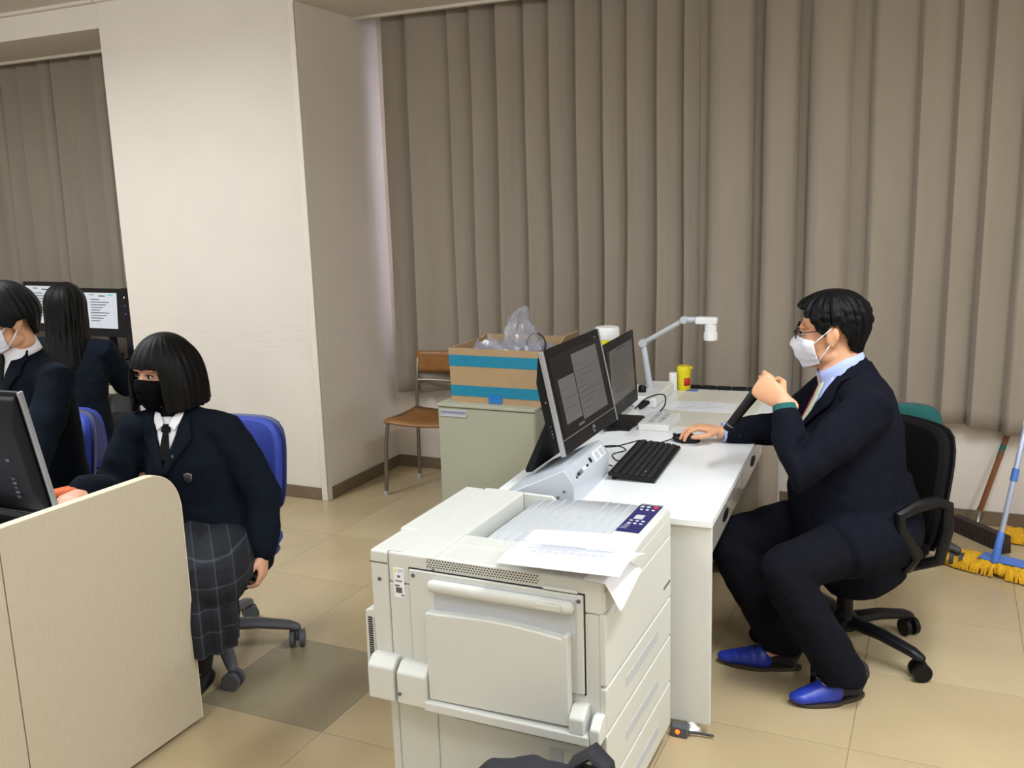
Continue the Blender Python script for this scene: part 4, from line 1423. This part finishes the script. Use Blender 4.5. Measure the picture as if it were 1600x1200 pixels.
def collar(P, c, axis, d, r0, r1, h, ma, gap=28, name='collar', rest=None):
    """shirt collar: a band round the neck, open in front"""
    axis = Vector(axis).normalized()
    d = Vector(d)
    d = (d - axis * d.dot(axis)).normalized()
    l = axis.cross(d)
    rows = []
    for i in range(5):
        s = i / 4
        row = []
        for j in range(29):
            a = R(gap + (360 - 2 * gap) * j / 28)
            r_ = r0 + (r1 - r0) * s
            fr_ = max(0, math.cos(a))
            row.append(Vector(c) + (d * math.cos(a) * 1.08 + l * math.sin(a)) * r_ + axis * (h * s * (1 - .35 * fr_) - .030 * fr_ * (1 - s)))
        rows.append(row)
    return P.part(name, B().grid(rows), ma, solid=.005, ang=180)

# ---- the man with the microphone
man = Person('man in dark suit with glasses and white mask holding a microphone', (-.27, 3.2, 0))
Hm = head_matrix((-.352, 3.32, 1.148), (-1, -.06, 0), 6)
b = B()
add_head(b, Hm, 1.04)
b.tube([Hm @ V(0, .03, -.03), Hm @ V(0, .035, -.09), V(-.315, 3.315, 1.00), V(-.29, 3.31, .90)], [.062, .068, .074, .08], 16)
b.tube([V(-.29, 3.31, .92), V(-.27, 3.3, .75), V(-.25, 3.28, .5)], [.09, .10, .10], 14)
jm = dict(Ls=V(-.205, 3.125, .925), Le=V(-.405, 2.985, .735), Lw=V(-.462, 3.085, .945), Rs=V(-.345, 3.485, .915), Re=V(-.54, 3.585, .735), Rw=V(-.748, 3.475, .731),
          Lh=V(-.145, 3.225, .49), Lk=V(-.425, 2.895, .445), La=V(-.245, 2.955, .085), Rh=V(-.27, 3.37, .49), Rk=V(-.645, 3.135, .435), Ra=V(-.455, 3.10, .085))
for q in 'LR':
    b.tube([V(-.285, 3.305, .90), jm[q + 's'], jm[q + 'e'], jm[q + 'w']], [.06, .045, .036, .026], 12)
    b.tube([V(-.25, 3.28, .5), jm[q + 'h'], jm[q + 'k'], jm[q + 'a']], [.07, .06, .045, .035], 12)
b.tube([jm['La'], jm['La'] + V(-.05, -.03, -.04), V(-.33, 2.912, .03)], [.026, .024, .020], 10)
b.tube([jm['Ra'], jm['Ra'] + V(-.06, -.01, -.04), V(-.60, 3.085, .03)], [.026, .024, .020], 10)
fL = V(-.80, .05, .56).normalized()
nL = V(-.02, .99, -.10)
add_hand(b, jm['Lw'], fL, nL, False, ((62, 75, 40), (72, 80, 45), (80, 82, 45), (85, 82, 45)), ((.45, .45, .75), (.55, -.15, .85), (.3, -.6, .7)), 1.1)
fR = V(-.93, -.22, .16).normalized()
add_hand(b, jm['Rw'] + V(0, 0, .004), fR, V(-.10, -.05, -1), True, ((26, 34, 20), (22, 36, 20), (26, 36, 22), (32, 36, 24)), ((.55, .75, .25), (.85, .4, .25), (.95, .1, .2)), 1.02, .5)
body_me = blob(b, .0040, 3)
man_bvh = bvh_of(body_me)
man.part('body', body_me, man.skin, ang=180)
# mic in the left hand
tL = nL.cross(fL).normalized()
mcen = jm['Lw'] + fL * .092 + nL * .024
ax = tL
mb, mtp = mcen - ax * .195, mcen - ax * .02
mic = thing('microphone', 'black handheld microphone held by the suited man', 'microphone', mb)
B().tube([V(0, 0, 0), ax * .012, ax * .10, mtp - mb], [.0135, .0145, .0155, .019], 16, rnd=False).build('handle', M['black'], mic, bevel=.002)
B().tube([ax * .018, ax * .024], .0158, 16, rnd=False).build('ring', M['grey'], mic)
B().ell(mtp - mb + ax * .022, (.025, .025, .027)).build('grille', M['grey2'], mic)
# suit jacket
dm, lm = V(-.94, -.342, 0), V(.342, -.94, 0)
b = B()
b.tube([V(-.235, 3.275, .40), V(-.265, 3.265, .50), V(-.275, 3.27, .62), V(-.272, 3.285, .74), V(-.262, 3.30, .85), V(-.265, 3.308, .94), V(-.285, 3.312, 1.00)],
       [(.19, .175), (.20, .195), (.20, .195), (.195, .180), (.19, .155), (.160, .120), (.085, .085)], 24, lm)
for q in 'LR':
    b.tube([V(-.275, 3.308, .955), jm[q + 's'] + V(0, 0, .0), jm[q + 's'] * .55 + jm[q + 'e'] * .45, jm[q + 'e'], jm[q + 'e'] * .5 + jm[q + 'w'] * .5, jm[q + 'e'] * .17 + jm[q + 'w'] * .83],
           [.070, .082, .076, .068, .058, .046], 16)
b.tube([V(-.15, 3.22, .50), V(-.23, 3.10, .485)], [(.135), (.115)], 16)
b.tube([V(-.27, 3.36, .50), V(-.36, 3.30, .49)], [(.13), (.11)], 16)
jk_me = blob(b, .0075, 5, .005, .075)
jk_bvh = bvh_of(jk_me)
jk = man.part('suit_jacket', jk_me, M['suit'], ang=180)
ch = Chest(jk_bvh, (-.30, 3.31, .995), (dm + V(0, 0, .22)), lm)
man.part('shirt_front', ch.patch([(0, -.075, 0, .075), (-.06, -.062, -.06, .062), (-.14, -.035, -.14, .035), (-.21, -.004, -.21, .004)], .005), M['shirtb'], solid=.003, ang=180)
man.part('necktie', ch.patch([(-.012, -.010, -.012, .028), (-.035, -.012, -.035, .036), (-.12, -.012, -.12, .044), (-.20, .0, -.20, .022)], .011, 4), M['tiegreen'], solid=.004, ang=180)
man.part('red_lining', ch.patch([(-.03, -.034, -.03, -.008), (-.10, -.040, -.10, -.006), (-.215, -.018, -.215, .004)], .013, 4), M['redk'], solid=.004, ang=180)
for sx, nm in ((1, 'lapel'), (-1, 'lapel')):
    man.part(nm, ch.patch([(.01, sx * .072, .02, sx * .098), (-.07, sx * .068, -.055, sx * .118), (-.11, sx * .056, -.085, sx * .122), (-.17, sx * .032, -.15, sx * .076), (-.235, sx * .0, -.235, sx * .014)], .012, 5), M['suit'], jk, solid=.005, ang=180)
collar(man, V(-.300, 3.314, .990), V(-.30, 0, 1), dm, .080, .073, .074, M['shirtb'], 12)
collar(man, V(-.285, 3.312, .965), V(-.30, 0, 1), dm, .100, .084, .060, M['suit'], 62, 'jacket_collar')
man.part('shirt_cuff', B().tube([jm['Re'] * .18 + jm['Rw'] * .82, jm['Re'] * .02 + jm['Rw'] * .98], [.037, .036], 16, rnd=False), M['shirtb'])
man.part('shirt_cuff', B().tube([jm['Le'] * .12 + jm['Lw'] * .88, jm['Le'] * .04 + jm['Lw'] * .96], [.040, .038], 16, rnd=False), M['teal'])
man.part('sleeve_button', B().ell(jm['Re'] * .35 + jm['Rw'] * .65 + V(.0, -.056, -.005), (.006, .003, .006)), M['black'], jk)
# trousers
b = B()
b.tube([V(-.20, 3.30, .56), V(-.20, 3.30, .47)], [(.17), (.165)], 18)
for q, cu in (('L', V(-.235, 2.958, .075)), ('R', V(-.445, 3.102, .075))):
    h_, k_, a_ = jm[q + 'h'], jm[q + 'k'], jm[q + 'a']
    b.tube([h_, h_ * .5 + k_ * .5, k_ + V(0, 0, .0)], [.105, .094, .078], 16)
    b.tube([k_ + V(0, 0, -.005), k_ * .6 + a_ * .4, cu + V(0, 0, .02), cu], [.077, .076, .072, .072], 16, rnd=False)
man.part('trousers', blob(b, .008, 4, .005, .07), M['trouser'], ang=180)
for toe, heel, tz in ((V(-.368, 2.875, 0), V(-.175, 3.02, 0), 0), (V(-.645, 3.072, 0), V(-.385, 3.125, 0), 0)):
    dv = (toe - heel)
    Lf = dv.length
    dn = dv.normalized()
    sd = V(-dn.y, dn.x, 0)
    b = B()
    out = []
    for j in range(28):
        a = 2 * math.pi * j / 28
        x = math.cos(a)
        wdt = .046 if x > 0 else .038
        out.append(heel + dn * (Lf / 2 + x * Lf / 2) + sd * (wdt * math.sin(a)))
    b.prism([(p.x, p.y) for p in out], 'z', 0, .012)
    so = man.part('slipper', b, M['sole'], bevel=.002)
    b = B()
    for q in range(5):
        s = .50 + q * .11
        b.ell(heel + dn * Lf * s + V(0, 0, .026 + .012 * (1 - q / 4)), (.044 - .005 * (q > 3), .044 - .004 * q, .044 - .006 * q), None)
    me = blob(b, .006, 3)
    for v in me.vertices:
        v.co.z = max(v.co.z, .008)
    man.part('vamp', me, M['slip'], so, ang=180)
    man.part('sock', blob(B().tube([heel + dn * .03 + V(0, 0, .09), heel + dn * .04 + V(0, 0, .045), heel + dn * Lf * .55 + V(0, 0, .045)], [.042, .040, .036], 12), .008, 3), M['sock'], ang=180)
# face, hair, mask and glasses
eyes(man, Hm, 1.04)
def hem_m(th):
    t = abs(math.degrees(th))
    pts = [(0, .096), (38, .088), (52, .060), (66, .015), (76, -.006), (84, .030), (100, .030), (112, -.010), (125, -.058), (180, -.088)]
    for (a, x), (c, y) in zip(pts, pts[1:]):
        if t <= c:
            return x + (y - x) * (t - a) / (c - a)
    return pts[-1][1]
hair(man, Hm, 'hair', M['hair'], hem_m, .013, lambda th, z: .012 * max(0, (z - .03) / .09) + (.012 if abs(th) < .9 and z > .06 else 0) - .34 * max(0, .0 - z) * max(0, -math.cos(th)) - .06 * max(0, .03 - z) + .007 * noise.noise(V(th * 5, z * 60, 1)) * (z > .02), .008, 15, 2, 1.03, nt=180, nz=46, thick=.012)
mk = mask(man, Hm, man_bvh, M['mask'], .0, -.112, 58, 1.04, pleat=.0015)
gl = B()
for sx in (-1, 1):
    loop = [Hm @ (V(sx * .034 + .022 * math.cos(a), -.106 - .0 + abs(math.cos(a)) * .002, .006 + .016 * math.sin(a)) * 1.04) for a in [2 * math.pi * j / 20 for j in range(21)]]
    gl.tube(loop, .0014, 6, rnd=False)
    gl.tube([Hm @ (V(sx * .056, -.105, .010) * 1.04), Hm @ (V(sx * .070, -.09, .012) * 1.04), Hm @ (V(sx * .084, .0, .016) * 1.04)], .0017, 6)
gl.tube([Hm @ (V(-.013, -.107, .008) * 1.04), Hm @ (V(0, -.112, .011) * 1.04), Hm @ (V(.013, -.107, .008) * 1.04)], .0014, 6)
gf = man.part('glasses', gl, M['glasses'])
for sx in (-1, 1):
    lens = B()
    cc = [(V(sx * .034 + .021 * math.cos(a), -.106, .006 + .0155 * math.sin(a)) * 1.04) for a in [2 * math.pi * j / 20 for j in range(20)]]
    lens.bm.faces.new([lens.bm.verts.new(Hm @ c_) for c_ in cc])
    man.part('lens', lens, M['lens'], gf)

# ---- the girl with bobbed hair
girl = Person('girl with black bobbed hair and black mask in navy blazer', (-2.33, 2.42, 0), 'skin2')
Hg = head_matrix((-2.445, 2.40, 1.070), (-.08, -1, 0), 3, 0)
jg = dict(Ls=V(-2.235, 2.455, .866), Le=V(-2.115, 2.48, .64), Lw=V(-2.075, 2.405, .465), Rs=V(-2.565, 2.355, .870), Re=V(-2.60, 2.27, .665), Rw=V(-2.50, 2.06, .745))
b = B()
add_head(b, Hg, .96)
b.tube([Hg @ V(0, .03, -.03), Hg @ V(0, .03, -.09), V(-2.42, 2.41, .92), V(-2.40, 2.42, .84)], [.046, .046, .05, .07], 16)
b.tube([V(-2.40, 2.42, .86), V(-2.36, 2.45, .65), V(-2.33, 2.46, .47)], [.075, .08, .085], 14)
for q in 'LR':
    b.tube([V(-2.40, 2.42, .86), jg[q + 's'], jg[q + 'e'], jg[q + 'w']], [.05, .038, .030, .022], 12)
KL, KR, AL, AR = V(-2.13, 2.19, .455), V(-2.27, 2.08, .455), V(-2.25, 2.24, .07), V(-2.33, 2.16, .07)
for hp, kn, an in ((V(-2.25, 2.47, .46), KL, AL), (V(-2.41, 2.45, .46), KR, AR)):
    b.tube([V(-2.33, 2.46, .47), hp, kn, an], [.06, .06, .045, .032], 12)
    b.tube([an, an + V(.01, -.05, -.04), an + V(.02, -.13, -.045)], [.03, .03, .024], 10)
add_hand(b, jg['Lw'], V(.06, -.25, -.96), V(-.9, -.3, .05), False, ((20, 40, 30), (25, 45, 30), (30, 48, 30), (35, 50, 30)), ((.7, .55, .4), (.85, .25, .4), (.9, .1, .3)), .9)
add_hand(b, jg['Rw'], V(.28, -.93, -.1), V(-.1, .0, -1), True, (14, 30, 24), ((.6, .7, .3), (.85, .3, .3), (.9, .1, .3)), .9)
gm = blob(b, .0042, 3)
g_bvh = bvh_of(gm)
girl.part('body', gm, girl.skin, ang=180)
dg_, lg_ = V(.27, -.96, 0), V(.96, .27, 0)
b = B()
b.tube([V(-2.31, 2.465, .42), V(-2.33, 2.46, .50), V(-2.35, 2.45, .62), V(-2.375, 2.43, .76), V(-2.395, 2.42, .86), V(-2.408, 2.415, .92)],
       [(.205, .165), (.20, .155), (.175, .135), (.18, .135), (.15, .095), (.065, .065)], 24, lg_)
for q in 'LR':
    s_, e_, w_ = jg[q + 's'], jg[q + 'e'], jg[q + 'w']
    b.tube([V(-2.40, 2.42, .905), s_, s_ * .5 + e_ * .5, e_, e_ * .45 + w_ * .55, e_ * .08 + w_ * .92], [.058, .066, .068, .066, .058, .050], 16)
bl_me = blob(b, .0075, 5, .004, .08)
bl_bvh = bvh_of(bl_me)
bl = girl.part('blazer', bl_me, M['blazer'], ang=180)
cg = Chest(bl_bvh, (-2.405, 2.405, .915), dg_ + V(0, 0, .25), lg_)
girl.part('shirt_front', cg.patch([(.0, -.052, .0, .052), (-.05, -.044, -.05, .044), (-.11, -.02, -.11, .02), (-.15, -.003, -.15, .003)], .006), M['shirtw'], solid=.003, ang=180)
girl.part('necktie', cg.patch([(-.025, -.014, -.025, .014), (-.05, -.018, -.05, .018), (-.055, -.010, -.055, .010), (-.12, -.020, -.12, .020), (-.15, -.006, -.15, .006)], .012, 4), M['tiedark'], solid=.005, ang=180)
for sx in (-1, 1):
    girl.part('lapel', cg.patch([(.0, sx * .048, .005, sx * .07), (-.06, sx * .040, -.05, sx * .088), (-.09, sx * .030, -.075, sx * .094), (-.15, sx * .008, -.14, sx * .050), (-.20, sx * -.004, -.20, sx * .010)], .012, 5), M['blazer'], bl, solid=.005, ang=180)
    girl.part('collar_wing', cg.patch([(.012, sx * .030, .018, sx * .052), (-.012, sx * .014, -.020, sx * .046), (-.030, sx * .012, -.048, sx * .034)], .016, 4), M['shirtw'], solid=.004, ang=180)
collar(girl, V(-2.415, 2.41, .895), V(.05, -.2, 1), dg_, .058, .054, .036, M['shirtw'], 30)
sh_ = [(0, -.022), (.014, -.012), (.018, .014), (.006, .018), (0, .022), (-.006, .018), (-.018, .014), (-.014, -.012)]
bd_ = B()
for f_, o_ in ((1.0, .010), (.72, .0125)):
    bb = B()
    vs = [bb.bm.verts.new(cg.at(.085 + x * f_ * .8, -.205 + y * f_ * .8, o_)) for x, y in sh_]
    bb.bm.faces.new(vs)
    if f_ == 1.0:
        em = girl.part('school_badge', bb, M['grey'], bl, solid=.002)
    else:
        girl.part('badge_field', bb, M['broomb'], bl, solid=.002)
em2 = B().ell(cg.at(.035, -.135, .016), (.005, .003, .006))
girl.part('lapel_pin', em2, M['grey'], bl)
# skirt
b = B()
b.tube([V(-2.33, 2.46, .50), V(-2.33, 2.45, .43)], [.175, .18], 18)
b.tube([V(-2.25, 2.45, .455), KL + V(.02, 0, -.01)], [.115, .105], 16)
b.tube([V(-2.41, 2.43, .455), KR + V(-.01, 0, -.01)], [.115, .105], 16)
b.tube([V(-2.33, 2.42, .45), V(-2.20, 2.135, .45)], [(.17, .09), (.15, .085)], 16, (1, .3, 0))
b.tube([V(-2.19, 2.145, .44), V(-2.17, 2.13, .33), V(-2.175, 2.13, .225)], [(.15, .10), (.155, .105), (.150, .105)], 20, (.75, .66, 0), rnd=False)
b.tube([V(-2.26, 2.25, .42), V(-2.26, 2.26, .24)], [(.15, .12), (.14, .12)], 18, (1, 0, 0), rnd=False)
sk_me = blob(b, .008, 3)
for v in sk_me.vertices:                        # pleats deepen towards the hem
    if v.co.z < .46:
        c_ = V(-2.2, 2.18, 0)
        d_ = V(v.co.x - c_.x, v.co.y - c_.y, 0)
        a_ = math.atan2(d_.y, d_.x)
        v.co += d_.normalized() * .012 * math.sin(a_ * 16) * min(1, (.46 - v.co.z) / .12)
girl.part('plaid_skirt', sk_me, M['plaid'], ang=180)
for kn, an in ((KL, AL), (KR, AR)):
    girl.part('sock', B().tube([kn * .35 + an * .65, an, an + V(.02, -.07, -.035)], [.042, .036, .036], 12), M['sock'])
    girl.part('shoe', blob(B().tube([an + V(-.01, .03, -.035), an + V(.01, -.06, -.04), an + V(.025, -.15, -.045)], [(.036, .034), (.04, .03), (.034, .022)], 12, (1, 0, 0)), .007, 3), M['black'], ang=180)
eyes(girl, Hg, .96, False)
def hem_g(th):
    t = abs(math.degrees(th))
    lim = 47 if th > 0 else 40
    if t < lim - 5:
        return .034 - .003 * (t / lim) ** 2
    if t < lim:
        return .031 - (.031 + .125) * (t - lim + 5) / 5
    return -.125 + .012 * ((t - lim) / (180 - lim))
def fl_g(th, z):
    s = max(0, min(1, (.09 - z) / .19))
    side = .35 + .65 * min(1, max(0, (abs(math.degrees(th)) - 30) / 40))
    return .032 * math.sin(min(1, s * 1.15) * math.pi / 2) * side
hair(girl, Hg, 'bobbed_hair', M['hair2'], hem_g, .014, fl_g, .0055, 10, 5, .98, nt=150, nz=36, thick=.014)
mask(girl, Hg, g_bvh, M['maskb'], .000, -.116, 66, .96, loops=False)
pc = tag(B().ob((0, 0, .010), (.16, .05, .018), Matrix.Rotation(R(70), 3, 'Z')).build('pencil_case', M['orange'], bevel=.006), 'slim orange case beside the right hand of the bobbed girl', 'case')
pc.location = (-2.535, 1.985, .742)

# ---- the boy with the white mask
boy = Person('boy with black hair and white mask looking down to the side', (-3.195, 2.47, 0))
Hb = head_matrix((-3.14, 2.34, 1.243), (-.22, -.97, 0), 12)
jb = dict(Ls=V(-2.960, 2.390, 1.02), Le=V(-2.925, 2.240, .76), Lw=V(-3.055, 2.030, .755), Rs=V(-3.345, 2.490, 1.02), Re=V(-3.475, 2.320, .76), Rw=V(-3.325, 2.050, .755))
b = B()
add_head(b, Hb, 1.0)
b.tube([Hb @ V(0, .03, -.03), Hb @ V(0, .035, -.09), V(-3.150, 2.400, 1.13), V(-3.155, 2.430, 1.03)], [.054, .054, .058, .08], 16)
b.tube([V(-3.155, 2.430, 1.03), V(-3.175, 2.470, .75), V(-3.195, 2.510, .5)], [.08, .09, .09], 14)
for q in 'LR':
    b.tube([V(-3.155, 2.420, 1.04), jb[q + 's'], jb[q + 'e'], jb[q + 'w']], [.05, .04, .032, .024], 12)
    hx = -3.095 if q == 'L' else -3.295
    b.tube([V(-3.195, 2.510, .5), V(hx, 2.47, .49), V(hx, 2.07, .49), V(hx, 2.09, .06), V(hx, 1.95, .03)], [.07, .06, .045, .034, .028], 12)
    add_hand(b, jb[q + 'w'], V(-.2 if q == 'L' else .2, -.95, -.1), V(0, 0, -1), q == 'R', (14, 30, 24), ((.6, .7, .3), (.85, .3, .3), (.9, .1, .3)), .98)
bm_me = blob(b, .0045, 3)
b_bvh = bvh_of(bm_me)
boy.part('body', bm_me, boy.skin, ang=180)
db, lb = V(-.25, -.97, 0), V(.97, -.25, 0)
b = B()
b.tube([V(-3.195, 2.500, .42), V(-3.185, 2.490, .55), V(-3.175, 2.470, .72), V(-3.160, 2.445, .93), V(-3.155, 2.430, 1.045), V(-3.153, 2.415, 1.115)],
       [(.19, .15), (.18, .14), (.18, .135), (.19, .135), (.16, .10), (.068, .068)], 24, lb)
for q in 'LR':
    s_, e_, w_ = jb[q + 's'], jb[q + 'e'], jb[q + 'w']
    b.tube([V(-3.155, 2.425, 1.06), s_, s_ * .5 + e_ * .5, e_, e_ * .1 + w_ * .9], [.055, .072, .068, .062, .046], 16)
bj_me = blob(b, .008, 5, .004, .08)
bj_bvh = bvh_of(bj_me)
bj = boy.part('blazer', bj_me, M['blazer'], ang=180)
cbq = Chest(bj_bvh, (-3.155, 2.41, 1.12), db + V(0, 0, .25), lb)
boy.part('shirt_front', cbq.patch([(.0, -.06, .0, .06), (-.06, -.05, -.06, .05), (-.13, -.02, -.13, .02), (-.17, -.003, -.17, .003)], .006), M['shirtw'], solid=.003, ang=180)
boy.part('necktie', cbq.patch([(-.02, -.016, -.02, .016), (-.05, -.02, -.05, .02), (-.13, -.022, -.13, .022), (-.165, -.006, -.165, .006)], .012, 4), M['tiedark'], solid=.005, ang=180)
for sx in (-1, 1):
    boy.part('lapel', cbq.patch([(.0, sx * .055, .005, sx * .08), (-.06, sx * .048, -.05, sx * .095), (-.10, sx * .034, -.085, sx * .10), (-.17, sx * .006, -.16, sx * .050), (-.21, sx * -.004, -.21, sx * .010)], .012, 5), M['blazer'], bj, solid=.005, ang=180)
collar(boy, V(-3.153, 2.405, 1.105), V(-.1, -.25, 1), db, .072, .066, .055, M['shirtw'], 25)
b = B()
b.tube([V(-3.195, 2.500, .52), V(-3.195, 2.500, .46)], [.17, .17], 16)
for hx in (-3.095, -3.295):
    b.tube([V(hx, 2.47, .49), V(hx, 2.07, .49)], [.095, .075], 14)
    b.tube([V(hx, 2.07, .485), V(hx, 2.09, .08)], [.074, .062], 14)
boy.part('trousers', blob(b, .010, 3), M['trouser'], ang=180)
eyes(boy, Hb)
def hem_b(th):
    t = abs(math.degrees(th))
    pts = [(0, .035), (40, .028), (60, .0), (74, -.018), (84, .002), (100, .004), (114, -.035), (130, -.065), (180, -.085)]
    for (a, x), (c, y) in zip(pts, pts[1:]):
        if t <= c:
            return x + (y - x) * (t - a) / (c - a)
    return pts[-1][1]
hair(boy, Hb, 'hair', M['hair'], hem_b, .016, lambda th, z: .010 * max(0, min(1, (.1 - z) / .08)) - .5 * max(0, .0 - z) * max(0, -math.cos(th)), .005, 10, 11, 1.0, nt=140, thick=.014)
mask(boy, Hb, b_bvh, M['mask'], .0, -.112, 58, 1.0, pleat=.0015)

# ---- the long-haired girl seen from behind
gb = Person('girl with long dark hair seen from behind facing bright monitors', (-3.93, 3.28, 0), 'skin2')
d2 = V(-.34, .94, 0)
l2 = V(-.94, -.34, 0)
Hc = head_matrix((-3.90, 3.26, 1.160), d2, 6)
def at2(l, d, z):
    p = V(-3.90, 3.27, 0) + l2 * l + d2 * d
    return V(p.x, p.y, z)
j2 = dict(Ls=at2(.17, .0, .965), Le=at2(.21, .14, .75), Lw=at2(.10, .36, .74), Rs=at2(-.16, .0, .95), Re=at2(-.175, .14, .75), Rw=at2(-.12, .36, .74))
b = B()
add_head(b, Hc, .97)
b.tube([Hc @ V(0, .03, -.03), Hc @ V(0, .03, -.09), at2(0, .0, 1.03), at2(0, -.02, .92)], [.048, .048, .052, .07], 14)
b.tube([at2(0, -.02, .95), at2(0, -.05, .7), at2(0, -.04, .5)], [.075, .08, .085], 12)
for q, sg in (('L', 1), ('R', -1)):
    b.tube([at2(0, -.02, .96), j2[q + 's'], j2[q + 'e'], j2[q + 'w']], [.05, .038, .03, .022], 10)
    b.tube([at2(0, -.04, .5), at2(sg * .09, -.02, .48), at2(sg * .10, .36, .48), at2(sg * .10, .36, .06), at2(sg * .10, .48, .03)], [.07, .06, .045, .034, .026], 10)
    add_hand(b, j2[q + 'w'], d2 + l2 * -.2 * sg, V(0, 0, -1), q == 'R', (14, 30, 24), ((.6, .7, .3), (.85, .3, .3), (.9, .1, .3)), .9)
gb.part('body', blob(b, .006, 3), gb.skin, ang=180)
b = B()
b.tube([at2(0, -.05, .42), at2(0, -.05, .55), at2(0, -.05, .72), at2(0, -.03, .86), at2(0, -.02, .945), at2(0, -.01, 1.01)], [(.19, .15), (.175, .135), (.165, .125), (.175, .125), (.15, .09), (.06, .06)], 22, l2)
for q in 'LR':
    s_, e_, w_ = j2[q + 's'], j2[q + 'e'], j2[q + 'w']
    b.tube([at2(0, -.02, .97), s_, s_ * .5 + e_ * .5, e_, e_ * .1 + w_ * .9], [.05, .068, .064, .06, .046], 14)
gb.part('blazer', blob(b, .010, 4, .006, .06), M['blazer'], ang=180)
b = B()
b.tube([at2(0, -.04, .50), at2(0, -.04, .44)], [.18, .18], 16)
b.tube([at2(0, -.02, .47), at2(0, .38, .47)], [(.19, .10), (.18, .09)], 18, l2)
b.tube([at2(0, .37, .46), at2(0, .39, .24)], [(.18, .09), (.20, .11)], 18, l2, rnd=False)
gb.part('plaid_skirt', blob(b, .010, 3), M['plaid'], ang=180)
def hem_c(th):
    t = abs(math.degrees(th))
    if t < 40:
        return .03
    if t < 60:
        return .03 - .37 * (t - 40) / 20
    return -.34 - .10 * (t - 60) / 120
def fl_c(th, z):
    return .004 * max(0, min(1, (.05 - z) / .15)) + (.022 * max(0, min(1, (-.12 - z) / .15)))
hair(gb, Hc, 'long_hair', M['hair2'], hem_c, .006, fl_c, .006, 10, 15, 1.0, nt=140, nz=44, thick=.014)
mask(gb, Hc, bvh_of(gb.root.children[0].data) if False else BVHTree.FromPolygons([v.co + gb.base for v in gb.root.children[0].data.vertices], [p.vertices for p in gb.root.children[0].data.polygons]), M['mask'], .0, -.11, 58, .97, loops=False)
